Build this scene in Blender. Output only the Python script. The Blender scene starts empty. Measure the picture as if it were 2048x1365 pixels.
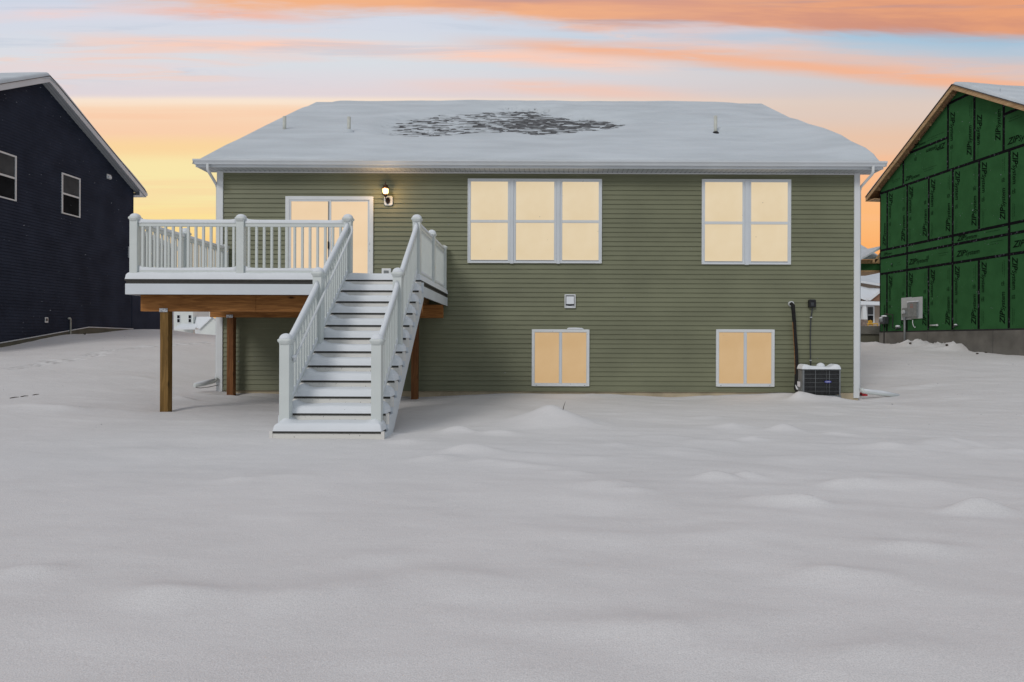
import bpy, math, random
import numpy as np
from mathutils import Vector, Matrix

# ------------------------------------------------------------------ camera, world, light
SC = bpy.context.scene
COL = SC.collection
F = 1340.0          # focal length in photo pixels
CX, CY = 1073.0, 683.0
H = 1.30            # camera height
ROLL = 0.0035
cam_d = bpy.data.cameras.new('camera')
cam_d.sensor_width = 36.0
cam_d.lens = F / 2048 * 36
cam_d.shift_x = -(CX - 1024) / 2048
cam_d.shift_y = 0.0
cam_d.clip_start = 0.05
cam_d.clip_end = 3000
cam = bpy.data.objects.new('camera', cam_d)
COL.objects.link(cam)
cam.matrix_world = Matrix.Translation((0, 0, H)) @ Matrix.Rotation(math.radians(90), 4, 'X') @ Matrix.Rotation(ROLL, 4, 'Z')
SC.camera = cam
SC.view_settings.view_transform = 'Standard'
SC.view_settings.look = 'None'
SC.view_settings.exposure = 0.0
SC.view_settings.gamma = 1.0

def lin(c):
    c = c / 255.0
    return c / 12.92 if c <= 0.04045 else ((c + 0.055) / 1.055) ** 2.4
def rgb(r, g, b, k=1.0):
    return (lin(r) * k, lin(g) * k, lin(b) * k, 1.0)

SUN_AZ = math.radians(-28)      # from behind the camera, a little to the left
SUN_EL = math.radians(35)
sd = bpy.data.lights.new('sun', 'SUN')
sd.energy = 0.95
sd.angle = math.radians(18)
sd.color = (1.0, 0.965, 0.93)
sun = bpy.data.objects.new('sun', sd)
COL.objects.link(sun)
sv = Vector((math.sin(SUN_AZ) * math.cos(SUN_EL), -math.cos(SUN_AZ) * math.cos(SUN_EL), math.sin(SUN_EL)))
sun.rotation_euler = sv.to_track_quat('Z', 'Y').to_euler()

W = bpy.data.worlds.new('World')
SC.world = W
W.use_nodes = True
WT = W.node_tree
WT.nodes.clear()

class E:
    """small expression wrapper round math nodes"""
    def __init__(s, sock): s.s = sock
    @staticmethod
    def op(kind, *a):
        n = WT.nodes.new('ShaderNodeMath'); n.operation = kind
        for i, v in enumerate(a):
            if isinstance(v, E): WT.links.new(v.s, n.inputs[i])
            else: n.inputs[i].default_value = v
        return E(n.outputs[0])
    def __add__(s, o): return E.op('ADD', s, o)
    __radd__ = __add__
    def __sub__(s, o): return E.op('SUBTRACT', s, o)
    def __rsub__(s, o): return E.op('SUBTRACT', o, s)
    def __mul__(s, o): return E.op('MULTIPLY', s, o)
    __rmul__ = __mul__
    def __truediv__(s, o): return E.op('DIVIDE', s, o)
def smooth(x, a, b, lo=0.0, hi=1.0):
    n = WT.nodes.new('ShaderNodeMapRange'); n.interpolation_type = 'SMOOTHSTEP'
    WT.links.new(x.s, n.inputs['Value'])
    n.inputs['From Min'].default_value = a; n.inputs['From Max'].default_value = b
    n.inputs['To Min'].default_value = lo; n.inputs['To Max'].default_value = hi
    return E(n.outputs['Result'])
def mixc(f, a, b):
    n = WT.nodes.new('ShaderNodeMix'); n.data_type = 'RGBA'
    ins = [i for i in n.inputs if i.type == 'RGBA']; fi = n.inputs[0]
    if isinstance(f, E): WT.links.new(f.s, fi)
    else: fi.default_value = f
    for sck, v in ((ins[0], a), (ins[1], b)):
        if isinstance(v, tuple): sck.default_value = v
        else: WT.links.new(v, sck)
    return [o for o in n.outputs if o.type == 'RGBA'][0]
def ramp(fac, stops):
    n = WT.nodes.new('ShaderNodeValToRGB')
    WT.links.new(fac.s, n.inputs[0])
    cr = n.color_ramp; cr.interpolation = 'EASE'
    cr.elements[0].position = stops[0][0]; cr.elements[0].color = stops[0][1]
    cr.elements[1].position = stops[-1][0]; cr.elements[1].color = stops[-1][1]
    for p, c in stops[1:-1]:
        e = cr.elements.new(p); e.color = c
    return n.outputs[0]
def wnoise(x, y, sx, sy, off=0.0, detail=4, rough=0.55, dist=0.0):
    c = WT.nodes.new('ShaderNodeCombineXYZ')
    WT.links.new((x * sx).s, c.inputs[0]); WT.links.new((y * sy).s, c.inputs[1]); c.inputs[2].default_value = off
    n = WT.nodes.new('ShaderNodeTexNoise'); n.inputs['Scale'].default_value = 1.0
    n.inputs['Detail'].default_value = detail; n.inputs['Roughness'].default_value = rough
    n.inputs['Distortion'].default_value = dist
    WT.links.new(c.outputs[0], n.inputs['Vector'])
    return E(n.outputs[0])

tc = WT.nodes.new('ShaderNodeTexCoord')
sp = WT.nodes.new('ShaderNodeSeparateXYZ')
WT.links.new(tc.outputs['Generated'], sp.inputs[0])
dx, dy, dz = (E(sp.outputs[i]) for i in range(3))
dys = E.op('MAXIMUM', dy, 0.25)
g = E.op('MINIMUM', E.op('MAXIMUM', dx / dys, -1.6), 1.6)      # across the sunset
h = E.op('MINIMUM', E.op('MAXIMUM', dz / dys, -0.1), 1.4)      # up the sunset
vx = g * (F / 1000.0)                                          # kilo-units left/right
vy = h * (F / 1000.0)
warp = (wnoise(vx, vy, 1.7, 3.0, 3.1, 3) - 0.5)
def st(v): return v / 1000.0
left = ramp(vy + warp * 0.012, [(st(0), rgb(250, 196, 120)), (st(180), rgb(251, 205, 125)), (st(235), rgb(252, 224, 152)),
    (st(290), rgb(247, 234, 172)), (st(350), rgb(249, 230, 172)), (st(385), rgb(250, 214, 160)), (st(420), rgb(249, 208, 174)),
    (st(462), rgb(249, 216, 186)), (st(478), rgb(249, 229, 208)), (st(492), rgb(224, 214, 218)), (st(560), rgb(217, 221, 227)),
    (st(640), rgb(212, 217, 229)), (st(720), rgb(198, 208, 226)), (st(1000), rgb(150, 165, 190))])
right = ramp(vy + warp * 0.03, [(st(0), rgb(252, 165, 95)), (st(180), rgb(252, 176, 105)), (st(250), rgb(252, 186, 122)),
    (st(330), rgb(250, 190, 142)), (st(400), rgb(232, 196, 170)), (st(460), rgb(222, 202, 190)), (st(520), rgb(206, 200, 200)),
    (st(570), rgb(184, 198, 212)), (st(615), rgb(158, 192, 216)), (st(720), rgb(150, 184, 214)), (st(1000), rgb(140, 160, 190))])
lr_hi = smooth(vx + warp * 0.3, -0.35, 0.95); lr_lo = smooth(vx + warp * 0.3, -0.62, 0.55)
kk = smooth(vy, 0.44, 0.53)
lr = lr_lo + (lr_hi - lr_lo) * kk
sunset = mixc(lr, left, right)
# thin horizontal streaks low down
streak = smooth(wnoise(vx, vy, 0.9, 26.0, 7.7, 4), 0.50, 0.66)
sunset = mixc(streak * smooth(vy, 0.15, 0.30) * smooth(vy, 0.50, 0.44) * 0.30, sunset, rgb(250, 188, 150))
streak2 = smooth(wnoise(vx, vy, 1.3, 15.0, 2.2, 4), 0.50, 0.70)
sunset = mixc(streak2 * smooth(vy, 0.47, 0.55) * 0.45, sunset, rgb(243, 205, 196))
streak3 = smooth(wnoise(vx, vy, 1.1, 12.0, 12.2, 4), 0.46, 0.66)
sunset = mixc(streak3 * smooth(vy, 0.47, 0.55) * smooth(vx, -0.2, -0.9) * 0.5, sunset, rgb(226, 216, 226))

def stripe(colr, pts, half, soft, amt, x0, x1, seed, nx=1.6, ny=14.0, namp=0.03, lo=0.0):
    """a long cloud streak following a curve (px points of the photo turned into directions)"""
    global sunset
    px = np.array([(p[0] - CX) / 1000.0 for p in pts]); py = np.array([(CY - p[1]) / 1000.0 for p in pts])
    co = np.polyfit(px, py, min(2, len(pts) - 1))
    e = None
    for k, c in enumerate(co[::-1]):
        t = c if k == 0 else (vx * c if k == 1 else vx * vx * c)
        e = t if e is None else e + t
    n1 = wnoise(vx, vy, nx, ny, seed, 5, 0.6, 0.4)
    n0 = wnoise(vx, vy, nx * 4.0, ny * 5.0, seed + 3, 4, 0.6, 0.3)
    d = E.op('ABSOLUTE', (vy - e) + (n1 - 0.5) * namp + (n0 - 0.5) * 0.016)
    m = smooth(d, half + soft, max(half - soft, 0.0)) * smooth(vx, x0, x0 + 0.35) * smooth(vx, x1 + 0.35, x1)
    n2 = wnoise(vx, vy, nx * 1.5, ny * 1.6, seed + 9, 5, 0.62, 0.3)
    m = m * smooth(n2, 0.36 - lo, 0.56 - lo, 0.25, 1.0) * amt
    sunset = mixc(m, sunset, colr)
stripe(rgb(248, 178, 136), [(1000, 92), (1400, 113), (1750, 147), (2048, 172)], 0.006, 0.022, 0.85, -0.25, 3.0, 1.3, lo=0.12, namp=0.018)
stripe(rgb(240, 190, 165), [(1400, 90), (1750, 120), (2048, 140)], 0.008, 0.03, 0.6, 0.1, 3.0, 6.3)
stripe(rgb(250, 205, 185), [(380, 88), (700, 98), (1100, 122), (1250, 130)], 0.006, 0.018, 0.95, -1.0, 0.05, 2.3, lo=0.1)
stripe(rgb(248, 196, 170), [(950, 174), (1150, 180), (1400, 192)], 0.005, 0.016, 0.6, -0.32, 0.1, 4.3, lo=0.1)
stripe(rgb(246, 180, 150), [(380, 30), (480, 36), (600, 38), (650, 40)], 0.006, 0.012, 0.9, -0.95, -0.65, 5.5)
stripe(rgb(250, 205, 190), [(0, 42), (150, 30)], 0.004, 0.012, 0.8, -1.6, -1.0, 8.5)
w1 = wnoise(vx, vy, 2.2, 34.0, 61.0, 6, 0.62, 0.8); w2 = wnoise(vx, vy, 0.8, 5.0, 63.0, 2)
sunset = mixc(smooth(w1, 0.50, 0.64) * smooth(w2, 0.42, 0.60) * smooth(vy, 0.47, 0.54) * 0.55, sunset, rgb(247, 205, 186))
w3 = wnoise(vx, vy, 1.6, 28.0, 67.0, 6, 0.62, 0.8)
sunset = mixc(smooth(w3, 0.52, 0.66) * smooth(vy, 0.48, 0.56) * 0.45, sunset, rgb(190, 200, 216))
# the big orange bank across the top
pts = [(0, -14), (200, 6), (400, 14), (700, 34), (1000, 46), (1300, 50), (1700, 60), (2048, 80)]
co = np.polyfit([(p[0] - CX) / 1000 for p in pts], [(CY - p[1]) / 1000 for p in pts], 2)
edge = vx * vx * float(co[0]) + vx * float(co[1]) + float(co[2])
nb = wnoise(vx, vy, 1.8, 13.0, 21.0, 6, 0.58, 0.5)
nb2 = wnoise(vx, vy, 6.0, 60.0, 23.0, 4, 0.6, 0.4)
dens = smooth((vy - edge) + (nb - 0.5) * 0.085 + (nb2 - 0.5) * 0.02, -0.010, 0.022)
dens = dens * smooth(vx, -1.15, -0.45, 0.72, 0.97)
n3 = wnoise(vx, vy, 1.2, 11.0, 31.0, 5, 0.6, 0.6)
orange = mixc(smooth(n3, 0.36, 0.62), rgb(216, 156, 134), rgb(244, 178, 132))
orange = mixc(smooth(vx, 0.15, 0.95) * 0.75, orange, mixc(smooth(n3, 0.35, 0.65), rgb(205, 138, 112), rgb(232, 156, 112)))
n4 = wnoise(vx, vy, 1.4, 24.0, 41.0, 4, 0.55, 0.5)
orange = mixc(smooth(n4, 0.52, 0.68) * 0.75, orange, rgb(186, 150, 148))
orange = mixc(smooth(vx, -0.45, -0.95) * 0.35, orange, rgb(244, 200, 175))
dens = dens * smooth(vy, 1.15, 0.85)
sunset = mixc(dens, sunset, orange)

# the rest of the sky (overhead, behind the camera): overcast winter blue-grey with some Nishita blue in it
sky = WT.nodes.new('ShaderNodeTexSky')
sky.sky_type = 'NISHITA'; sky.sun_disc = False
sky.sun_elevation = SUN_EL; sky.sun_rotation = math.radians(180 + 28)
sky.air_density = 1.0; sky.dust_density = 2.0
sc_ = WT.nodes.new('ShaderNodeVectorMath'); sc_.operation = 'SCALE'
WT.links.new(sky.outputs[0], sc_.inputs[0]); sc_.inputs['Scale'].default_value = 0.07
dome_n = wnoise(dx, dy, 2.2, 2.2, 5.0, 5)
dome = mixc(smooth(dome_n, 0.35, 0.7), (0.29, 0.34, 0.40, 1), (0.44, 0.47, 0.505, 1))
zb_ = smooth(dz, 0.45, 0.95)
dome = mixc(zb_ * 0.8, dome, (0.66, 0.67, 0.69, 1))
dome = mixc(0.20, dome, sc_.outputs[0])
front = smooth(dy, 0.28, 0.55) * smooth(dz, 0.92, 0.60)
final = mixc(front, dome, sunset)
bg = WT.nodes.new('ShaderNodeBackground'); bg.inputs['Strength'].default_value = 1.0
WT.links.new(final, bg.inputs['Color'])
wo = WT.nodes.new('ShaderNodeOutputWorld'); WT.links.new(bg.outputs[0], wo.inputs[0])

# ------------------------------------------------------------------ helpers
R = random.Random(7)
def unroll(x, y):
    u = x - CX; v = CY - y
    return u - v * ROLL, v + u * ROLL
def P(x, y, Y):
    u, v = unroll(x, y)
    return Vector((u * Y / F, Y, H + v * Y / F))
def XZ(x, y, Y):
    p = P(x, y, Y); return p.x, p.z

_lat = {}
def vnoise(x, y, seed=0):
    if seed not in _lat:
        _lat[seed] = np.random.RandomState(seed + 11).rand(256, 256)
    L = _lat[seed]
    x = np.asarray(x, float); y = np.asarray(y, float)
    xi = np.floor(x).astype(int); yi = np.floor(y).astype(int)
    fx = x - xi; fy = y - yi
    fx = fx * fx * fx * (fx * (fx * 6 - 15) + 10); fy = fy * fy * fy * (fy * (fy * 6 - 15) + 10)
    a = L[xi % 256, yi % 256]; b = L[(xi + 1) % 256, yi % 256]; c = L[xi % 256, (yi + 1) % 256]; d = L[(xi + 1) % 256, (yi + 1) % 256]
    return (a * (1 - fx) + b * fx) * (1 - fy) + (c * (1 - fx) + d * fx) * fy - 0.5
def fbm(x, y, seed=0, octv=4, gain=0.5):
    s = 0; a = 1.0; f = 1.0
    for k in range(octv):
        s = s + a * vnoise(x * f + 13.7 * k, y * f + 7.3 * k, seed + k); a *= gain; f *= 2.03
    return s
def sstep(x, a, b):
    t = np.clip((x - a) / (b - a), 0, 1); return t * t * (3 - 2 * t)

WL = {}
class MB:
    def __init__(s, xf=None): s.v = []; s.f = []; s.xf = xf; s.sm = []
    def add(s, vs, fs, smooth=False):
        b = len(s.v)
        for p in vs:
            s.v.append(Vector(s.xf(*p)) if s.xf else Vector(p))
        for q in fs:
            s.f.append([b + i for i in q]); s.sm.append(smooth)
        return s
    def box(s, x0, x1, y0, y1, z0, z1):
        return s.add([(x0, y0, z0), (x1, y0, z0), (x1, y1, z0), (x0, y1, z0), (x0, y0, z1), (x1, y0, z1), (x1, y1, z1), (x0, y1, z1)],
              [(0, 3, 2, 1), (4, 5, 6, 7), (0, 1, 5, 4), (1, 2, 6, 5), (2, 3, 7, 6), (3, 0, 4, 7)])
    def prism_x(s, poly, x0, x1, smooth=False):      # poly in (y, z)
        n = len(poly)
        s.add([(x0, a, b) for a, b in poly] + [(x1, a, b) for a, b in poly],
              [tuple(range(n)), tuple(range(2 * n - 1, n - 1, -1))] )
        s.add([(x0, a, b) for a, b in poly] + [(x1, a, b) for a, b in poly],
              [(i, n + i, n + (i + 1) % n, (i + 1) % n) for i in range(n)], smooth)
        return s
    def prism_y(s, poly, y0, y1):                    # poly in (x, z)
        n = len(poly)
        return s.add([(a, y0, b) for a, b in poly] + [(a, y1, b) for a, b in poly],
              [tuple(range(n)), tuple(range(2 * n - 1, n - 1, -1))] + [(i, n + i, n + (i + 1) % n, (i + 1) % n) for i in range(n)])
    def tube(s, path, r, n=10, cap=True):
        path = [Vector(p) for p in path]
        rs = r if isinstance(r, (list, tuple)) else [r] * len(path)
        vs = []; up = None
        for i, p in enumerate(path):
            d = (path[min(i + 1, len(path) - 1)] - path[max(i - 1, 0)]).normalized()
            if up is None:
                up = Vector((0, 0, 1)) if abs(d.z) < 0.9 else Vector((1, 0, 0))
            a = d.cross(up).normalized(); b = a.cross(d).normalized(); up = b
            for k in range(n):
                t = 2 * math.pi * k / n
                vs.append(tuple(p + a * (math.cos(t) * rs[i]) + b * (math.sin(t) * rs[i])))
        fs = []
        for i in range(len(path) - 1):
            for k in range(n):
                fs.append((i * n + k, i * n + (k + 1) % n, (i + 1) * n + (k + 1) % n, (i + 1) * n + k))
        s.add(vs, fs, True)
        if cap:
            s.add(vs, [tuple(range(n))[::-1], tuple(range((len(path) - 1) * n, len(path) * n))])
        return s
    def lathe(s, c, prof, n=16, square=0.0):         # prof: (r, z)
        vs = []; fs = []
        for r, z in prof:
            for k in range(n):
                t = 2 * math.pi * (k + 0.5) / n
                q = 1.0
                if square: 
                    m = max(abs(math.cos(t)), abs(math.sin(t))); q = (1 - square) + square / m
                vs.append((c[0] + r * q * math.cos(t), c[1] + r * q * math.sin(t), c[2] + z))
        for i in range(len(prof) - 1):
            for k in range(n):
                fs.append((i * n + k, i * n + (k + 1) % n, (i + 1) * n + (k + 1) % n, (i + 1) * n + k))
        s.add(vs, fs, True)
        s.add(vs, [tuple(range(n))[::-1], tuple(range((len(prof) - 1) * n, len(prof) * n))])
        return s
    def blob(s, c, r, nu=10, nv=7, squash=(1, 1, 1), half=False):
        vs = []; fs = []
        for j in range(nv + 1):
            ph = (math.pi / 2 if half else math.pi) * j / nv
            for i in range(nu):
                t = 2 * math.pi * i / nu
                vs.append((c[0] + r * squash[0] * math.sin(ph) * math.cos(t), c[1] + r * squash[1] * math.sin(ph) * math.sin(t), c[2] + r * squash[2] * math.cos(ph)))
        for j in range(nv):
            for i in range(nu):
                fs.append((j * nu + i, (j + 1) * nu + i, (j + 1) * nu + (i + 1) % nu, j * nu + (i + 1) % nu))
        return s.add(vs, fs, True)
    def build(s, name, mat, parent=None, bevel=0.0, label=None):
        lo = Vector((min(v.x for v in s.v), min(v.y for v in s.v), min(v.z for v in s.v)))
        hi = Vector((max(v.x for v in s.v), max(v.y for v in s.v), max(v.z for v in s.v)))
        c = Vector(((lo.x + hi.x) / 2, (lo.y + hi.y) / 2, lo.z))
        me = bpy.data.meshes.new(name)
        me.from_pydata([tuple(v - c) for v in s.v], [], s.f)
        me.polygons.foreach_set('use_smooth', s.sm)
        me.materials.append(mat)
        import bmesh
        bm = bmesh.new(); bm.from_mesh(me)
        bmesh.ops.remove_doubles(bm, verts=bm.verts, dist=1e-5)
        bmesh.ops.recalc_face_normals(bm, faces=bm.faces)
        bm.to_mesh(me); bm.free()
        o = bpy.data.objects.new(name, me); COL.objects.link(o)
        place(o, c, parent)
        if bevel:
            b = o.modifiers.new('bevel', 'BEVEL'); b.width = bevel; b.segments = 2; b.limit_method = 'ANGLE'; b.angle_limit = math.radians(40)
            if hasattr(b, 'harden_normals'): b.harden_normals = False
        if label: o['label'] = label
        return o
def place(o, c, parent):
    if parent is not None:
        o.parent = parent; o.location = c - WL[parent.name]
    else:
        o.location = c
    WL[o.name] = Vector(c)
def inst(src, c, parent):
    o = src.copy(); COL.objects.link(o); place(o, Vector(c), parent); return o
def tag(o, label, cat, group=None):
    o['label'] = label; o['category'] = cat
    if group: o['group'] = group
    return o
def thing(name, label, cat, loc, group=None):
    o = bpy.data.objects.new(name, None); COL.objects.link(o); o.location = loc
    o.empty_display_size = 0.3
    WL[o.name] = Vector(loc)
    return tag(o, label, cat, group)
def grid_mesh(name, X, Y, Z, mat, parent=None, smooth=True):
    """X,Y,Z 2-D arrays in world coordinates"""
    n, m = X.shape
    c = Vector((float(X.mean()), float(Y.mean()), float(Z.min())))
    co = np.stack([X - c.x, Y - c.y, Z - c.z], -1).reshape(-1, 3).astype(np.float32)
    i = np.arange(n * m).reshape(n, m)
    q = np.stack([i[:-1, :-1], i[1:, :-1], i[1:, 1:], i[:-1, 1:]], -1).reshape(-1, 4)
    me = bpy.data.meshes.new(name)
    me.vertices.add(n * m); me.vertices.foreach_set('co', co.ravel())
    me.loops.add(q.size); me.loops.foreach_set('vertex_index', q.ravel().astype(np.int32))
    me.polygons.add(len(q)); me.polygons.foreach_set('loop_start', np.arange(0, q.size, 4, dtype=np.int32))
    me.polygons.foreach_set('loop_total', np.full(len(q), 4, dtype=np.int32))
    me.polygons.foreach_set('use_smooth', np.full(len(q), smooth))
    me.update(calc_edges=True); me.validate()
    me.materials.append(mat)
    o = bpy.data.objects.new(name, me); COL.objects.link(o); place(o, c, parent)
    return o

# ------------------------------------------------------------------ materials
def mat(name, col, rough=0.6, var=0.12, vscale=6.0, stretch=(1, 1, 1), bump=0.0, bscale=60.0, bdist=0.01, spec=0.4, metal=0.0, col2=None, contrast=(0.35, 0.65), emis=None, estr=0.0, coat=0.0, detail=5):
    m = bpy.data.materials.new(name); m.use_nodes = True
    nt = m.node_tree; b = nt.nodes['Principled BSDF']
    b.inputs['Roughness'].default_value = rough
    b.inputs['Specular IOR Level'].default_value = spec
    b.inputs['Metallic'].default_value = metal
    t = nt.nodes.new('ShaderNodeTexCoord'); mp = nt.nodes.new('ShaderNodeMapping')
    nt.links.new(t.outputs['Object'], mp.inputs[0]); mp.inputs['Scale'].default_value = stretch
    n = nt.nodes.new('ShaderNodeTexNoise'); n.inputs['Scale'].default_value = vscale; n.inputs['Detail'].default_value = detail
    nt.links.new(mp.outputs[0], n.inputs['Vector'])
    cr = nt.nodes.new('ShaderNodeValToRGB')
    cr.color_ramp.elements[0].position = contrast[0]; cr.color_ramp.elements[1].position = contrast[1]
    c2 = col2 if col2 else tuple(c * (1 - var) for c in col[:3])
    cr.color_ramp.elements[0].color = (*c2[:3], 1); cr.color_ramp.elements[1].color = (*[min(1, c * (1 + (0 if col2 else var * 0.5))) for c in col[:3]], 1)
    nt.links.new(n.outputs[0], cr.inputs[0]); nt.links.new(cr.outputs[0], b.inputs['Base Color'])
    if bump:
        bn = nt.nodes.new('ShaderNodeTexNoise'); bn.inputs['Scale'].default_value = bscale; bn.inputs['Detail'].default_value = 4
        nt.links.new(mp.outputs[0], bn.inputs['Vector'])
        bp = nt.nodes.new('ShaderNodeBump'); bp.inputs['Strength'].default_value = bump; bp.inputs['Distance'].default_value = bdist
        nt.links.new(bn.outputs[0], bp.inputs['Height']); nt.links.new(bp.outputs[0], b.inputs['Normal'])
    if emis:
        b.inputs['Emission Color'].default_value = (*emis[:3], 1); b.inputs['Emission Strength'].default_value = estr
    m['base'] = 1
    return m
def rng_object(m, amt=0.06):
    """vary the brightness a little from object to object"""
    return m

M = {}
M['snow_ground'] = mat('snow_ground', (0.750, 0.733, 0.727), rough=0.75, var=0.035, vscale=0.9, bump=0.5, bscale=130, bdist=0.006, spec=0.25)
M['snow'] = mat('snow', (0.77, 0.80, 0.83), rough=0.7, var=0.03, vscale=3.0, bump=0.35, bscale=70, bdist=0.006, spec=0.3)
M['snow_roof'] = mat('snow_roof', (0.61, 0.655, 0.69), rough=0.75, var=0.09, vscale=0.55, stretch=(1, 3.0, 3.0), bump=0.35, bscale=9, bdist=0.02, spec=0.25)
M['green'] = mat('green_siding', (0.190, 0.198, 0.122), rough=0.55, var=0.13, vscale=0.8, stretch=(1, 1, 1.6), bump=0.12, bscale=40, bdist=0.002)
M['navy'] = mat('navy_siding', (0.036, 0.044, 0.068), rough=0.85, var=0.2, vscale=1.2, bump=0.1, bscale=40, bdist=0.002, spec=0.08)
M['white'] = mat('white_vinyl', (0.72, 0.745, 0.755), rough=0.45, var=0.04, vscale=2.0)
M['trim'] = mat('white_trim', (0.66, 0.70, 0.735), rough=0.45, var=0.05, vscale=1.5)
M['vinyl'] = mat('railing_vinyl', (0.66, 0.70, 0.68), rough=0.42, var=0.05, vscale=1.8)
M['riser'] = mat('riser_board', (0.74, 0.72, 0.68), rough=0.55, var=0.06, vscale=4.0)
M['riser2'] = mat('riser_splash', (0.72, 0.705, 0.66), rough=0.6, vscale=38, col2=(0.10, 0.09, 0.07), contrast=(0.265, 0.29), detail=2)
M['deckboard'] = mat('dark_composite', (0.050, 0.047, 0.042), rough=0.7, var=0.3, vscale=12, stretch=(1, 10, 10))
M['soffit'] = None
M['concrete'] = mat('grey_concrete', (0.165, 0.158, 0.142), rough=0.9, var=0.30, vscale=1.3, bump=0.3, bscale=30, bdist=0.004)
M['concrete_tan'] = mat('tan_concrete', (0.50, 0.42, 0.29), rough=0.9, var=0.25, vscale=2.0, bump=0.3, bscale=30, bdist=0.004)
M['concrete_olive'] = mat('olive_concrete', (0.13, 0.125, 0.095), rough=0.9, var=0.2, vscale=2.0)
M['black'] = mat('black_plastic', (0.012, 0.012, 0.013), rough=0.5, var=0.3, vscale=20)
M['hose'] = mat('black_foam', (0.014, 0.013, 0.013), rough=0.85, var=0.4, vscale=40, bump=0.6, bscale=60, bdist=0.006)
M['pipe'] = mat('pvc_pipe', (0.58, 0.59, 0.53), rough=0.45, var=0.1, vscale=8)
M['lead'] = mat('rubber_boot', (0.02, 0.02, 0.022), rough=0.8, var=0.3, vscale=8)
M['steel'] = mat('galvanised', (0.23, 0.245, 0.255), rough=0.5, var=0.2, vscale=6, metal=0.4)
M['meter'] = mat('meter_grey', (0.20, 0.22, 0.225), rough=0.5, var=0.2, vscale=9)
M['dark_steel'] = mat('dark_steel', (0.05, 0.055, 0.06), rough=0.5, var=0.3, vscale=15)
M['board_grey'] = mat('backer_board', (0.50, 0.53, 0.54), rough=0.6, var=0.08, vscale=2)
M['brown'] = mat('bronze_paint', (0.035, 0.018, 0.013), rough=0.4, var=0.3, vscale=20, metal=0.3)
M['glassdark'] = mat('dark_glass', (0.020, 0.021, 0.023), rough=0.9, var=0.3, vscale=2.5, spec=0.02)
M['glassmid'] = mat('screened_glass', (0.085, 0.087, 0.09), rough=0.9, var=0.2, vscale=2.5, spec=0.02)
M['fleck'] = mat('stamp_ink', (0.006, 0.014, 0.008), rough=0.9, var=0.2, vscale=9, spec=0.02)
M['twig'] = mat('dead_stalk', (0.06, 0.045, 0.03), rough=0.9, var=0.3, vscale=30)
M['red'] = mat('red_plastic', (0.42, 0.012, 0.018), rough=0.4, var=0.2, vscale=10)
M['blue'] = mat('badge_blue', (0.03, 0.04, 0.32), rough=0.35, var=0.1, vscale=10)
M['badge_white'] = mat('badge_white', (0.8, 0.8, 0.85), rough=0.4, var=0.02, vscale=10)
M['yellow'] = mat('yellow_paint', (0.62, 0.36, 0.04), rough=0.5, var=0.2, vscale=10)
M['far_white'] = mat('far_white_wall', (0.72, 0.75, 0.72), rough=0.6, var=0.05, vscale=0.6)
M['far_tan'] = mat('far_tan_wall', (0.36, 0.29, 0.23), rough=0.7, var=0.1, vscale=0.6)
M['far_brown'] = mat('far_brown_shake', (0.26, 0.14, 0.085), rough=0.7, var=0.2, vscale=2, stretch=(1, 1, 8))
M['far_stone'] = mat('far_stone', (0.22, 0.17, 0.14), rough=0.8, var=0.4, vscale=4)
M['osb'] = mat('osb_underside', (0.34, 0.20, 0.10), rough=0.8, var=0.5, vscale=25)
M['shingle'] = mat('shingle', (0.030, 0.025, 0.028), rough=0.9, var=0.5, vscale=8, stretch=(1.5, 6, 6), bump=0.5, bscale=30, bdist=0.005)
M['drip'] = mat('drip_edge', (0.06, 0.06, 0.065), rough=0.5, var=0.2, vscale=3)
M['lampglass'] = mat('lit_lamp_glass', (0.9, 0.8, 0.6), rough=0.3, var=0.02, vscale=3, emis=(1.0, 0.66, 0.22), estr=4.0)

def wood_mat(name, a, b, axis):
    m = bpy.data.materials.new(name); m.use_nodes = True; nt = m.node_tree; bs = nt.nodes['Principled BSDF']
    bs.inputs['Roughness'].default_value = 0.75; bs.inputs['Specular IOR Level'].default_value = 0.25
    t = nt.nodes.new('ShaderNodeTexCoord'); mp = nt.nodes.new('ShaderNodeMapping')
    nt.links.new(t.outputs['Object'], mp.inputs[0])
    mp.inputs['Scale'].default_value = [1.2 if i == axis else 14.0 for i in range(3)]
    n = nt.nodes.new('ShaderNodeTexNoise'); n.inputs['Scale'].default_value = 1.6; n.inputs['Detail'].default_value = 6; n.inputs['Distortion'].default_value = 1.2
    nt.links.new(mp.outputs[0], n.inputs['Vector'])
    cr = nt.nodes.new('ShaderNodeValToRGB'); cr.color_ramp.elements[0].position = 0.33; cr.color_ramp.elements[1].position = 0.68
    cr.color_ramp.elements[0].color = (*a, 1); cr.color_ramp.elements[1].color = (*b, 1)
    nt.links.new(n.outputs[0], cr.inputs[0])
    # knots
    mp2 = nt.nodes.new('ShaderNodeMapping'); nt.links.new(t.outputs['Object'], mp2.inputs[0])
    mp2.inputs['Scale'].default_value = [1.5 if i == axis else 4.5 for i in range(3)]
    vo = nt.nodes.new('ShaderNodeTexVoronoi'); vo.inputs['Scale'].default_value = 1.0; nt.links.new(mp2.outputs[0], vo.inputs['Vector'])
    k = nt.nodes.new('ShaderNodeMapRange'); k.inputs['From Min'].default_value = 0.05; k.inputs['From Max'].default_value = 0.13
    nt.links.new(vo.outputs['Distance'], k.inputs['Value'])
    mx = nt.nodes.new('ShaderNodeMix'); mx.data_type = 'RGBA'
    ins = [i for i in mx.inputs if i.type == 'RGBA']; ins[0].default_value = (a[0] * 0.3, a[1] * 0.3, a[2] * 0.3, 1)
    nt.links.new(k.outputs[0], mx.inputs[0]); nt.links.new(cr.outputs[0], ins[1])
    nt.links.new([o for o in mx.outputs if o.type == 'RGBA'][0], bs.inputs['Base Color'])
    return m
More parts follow.
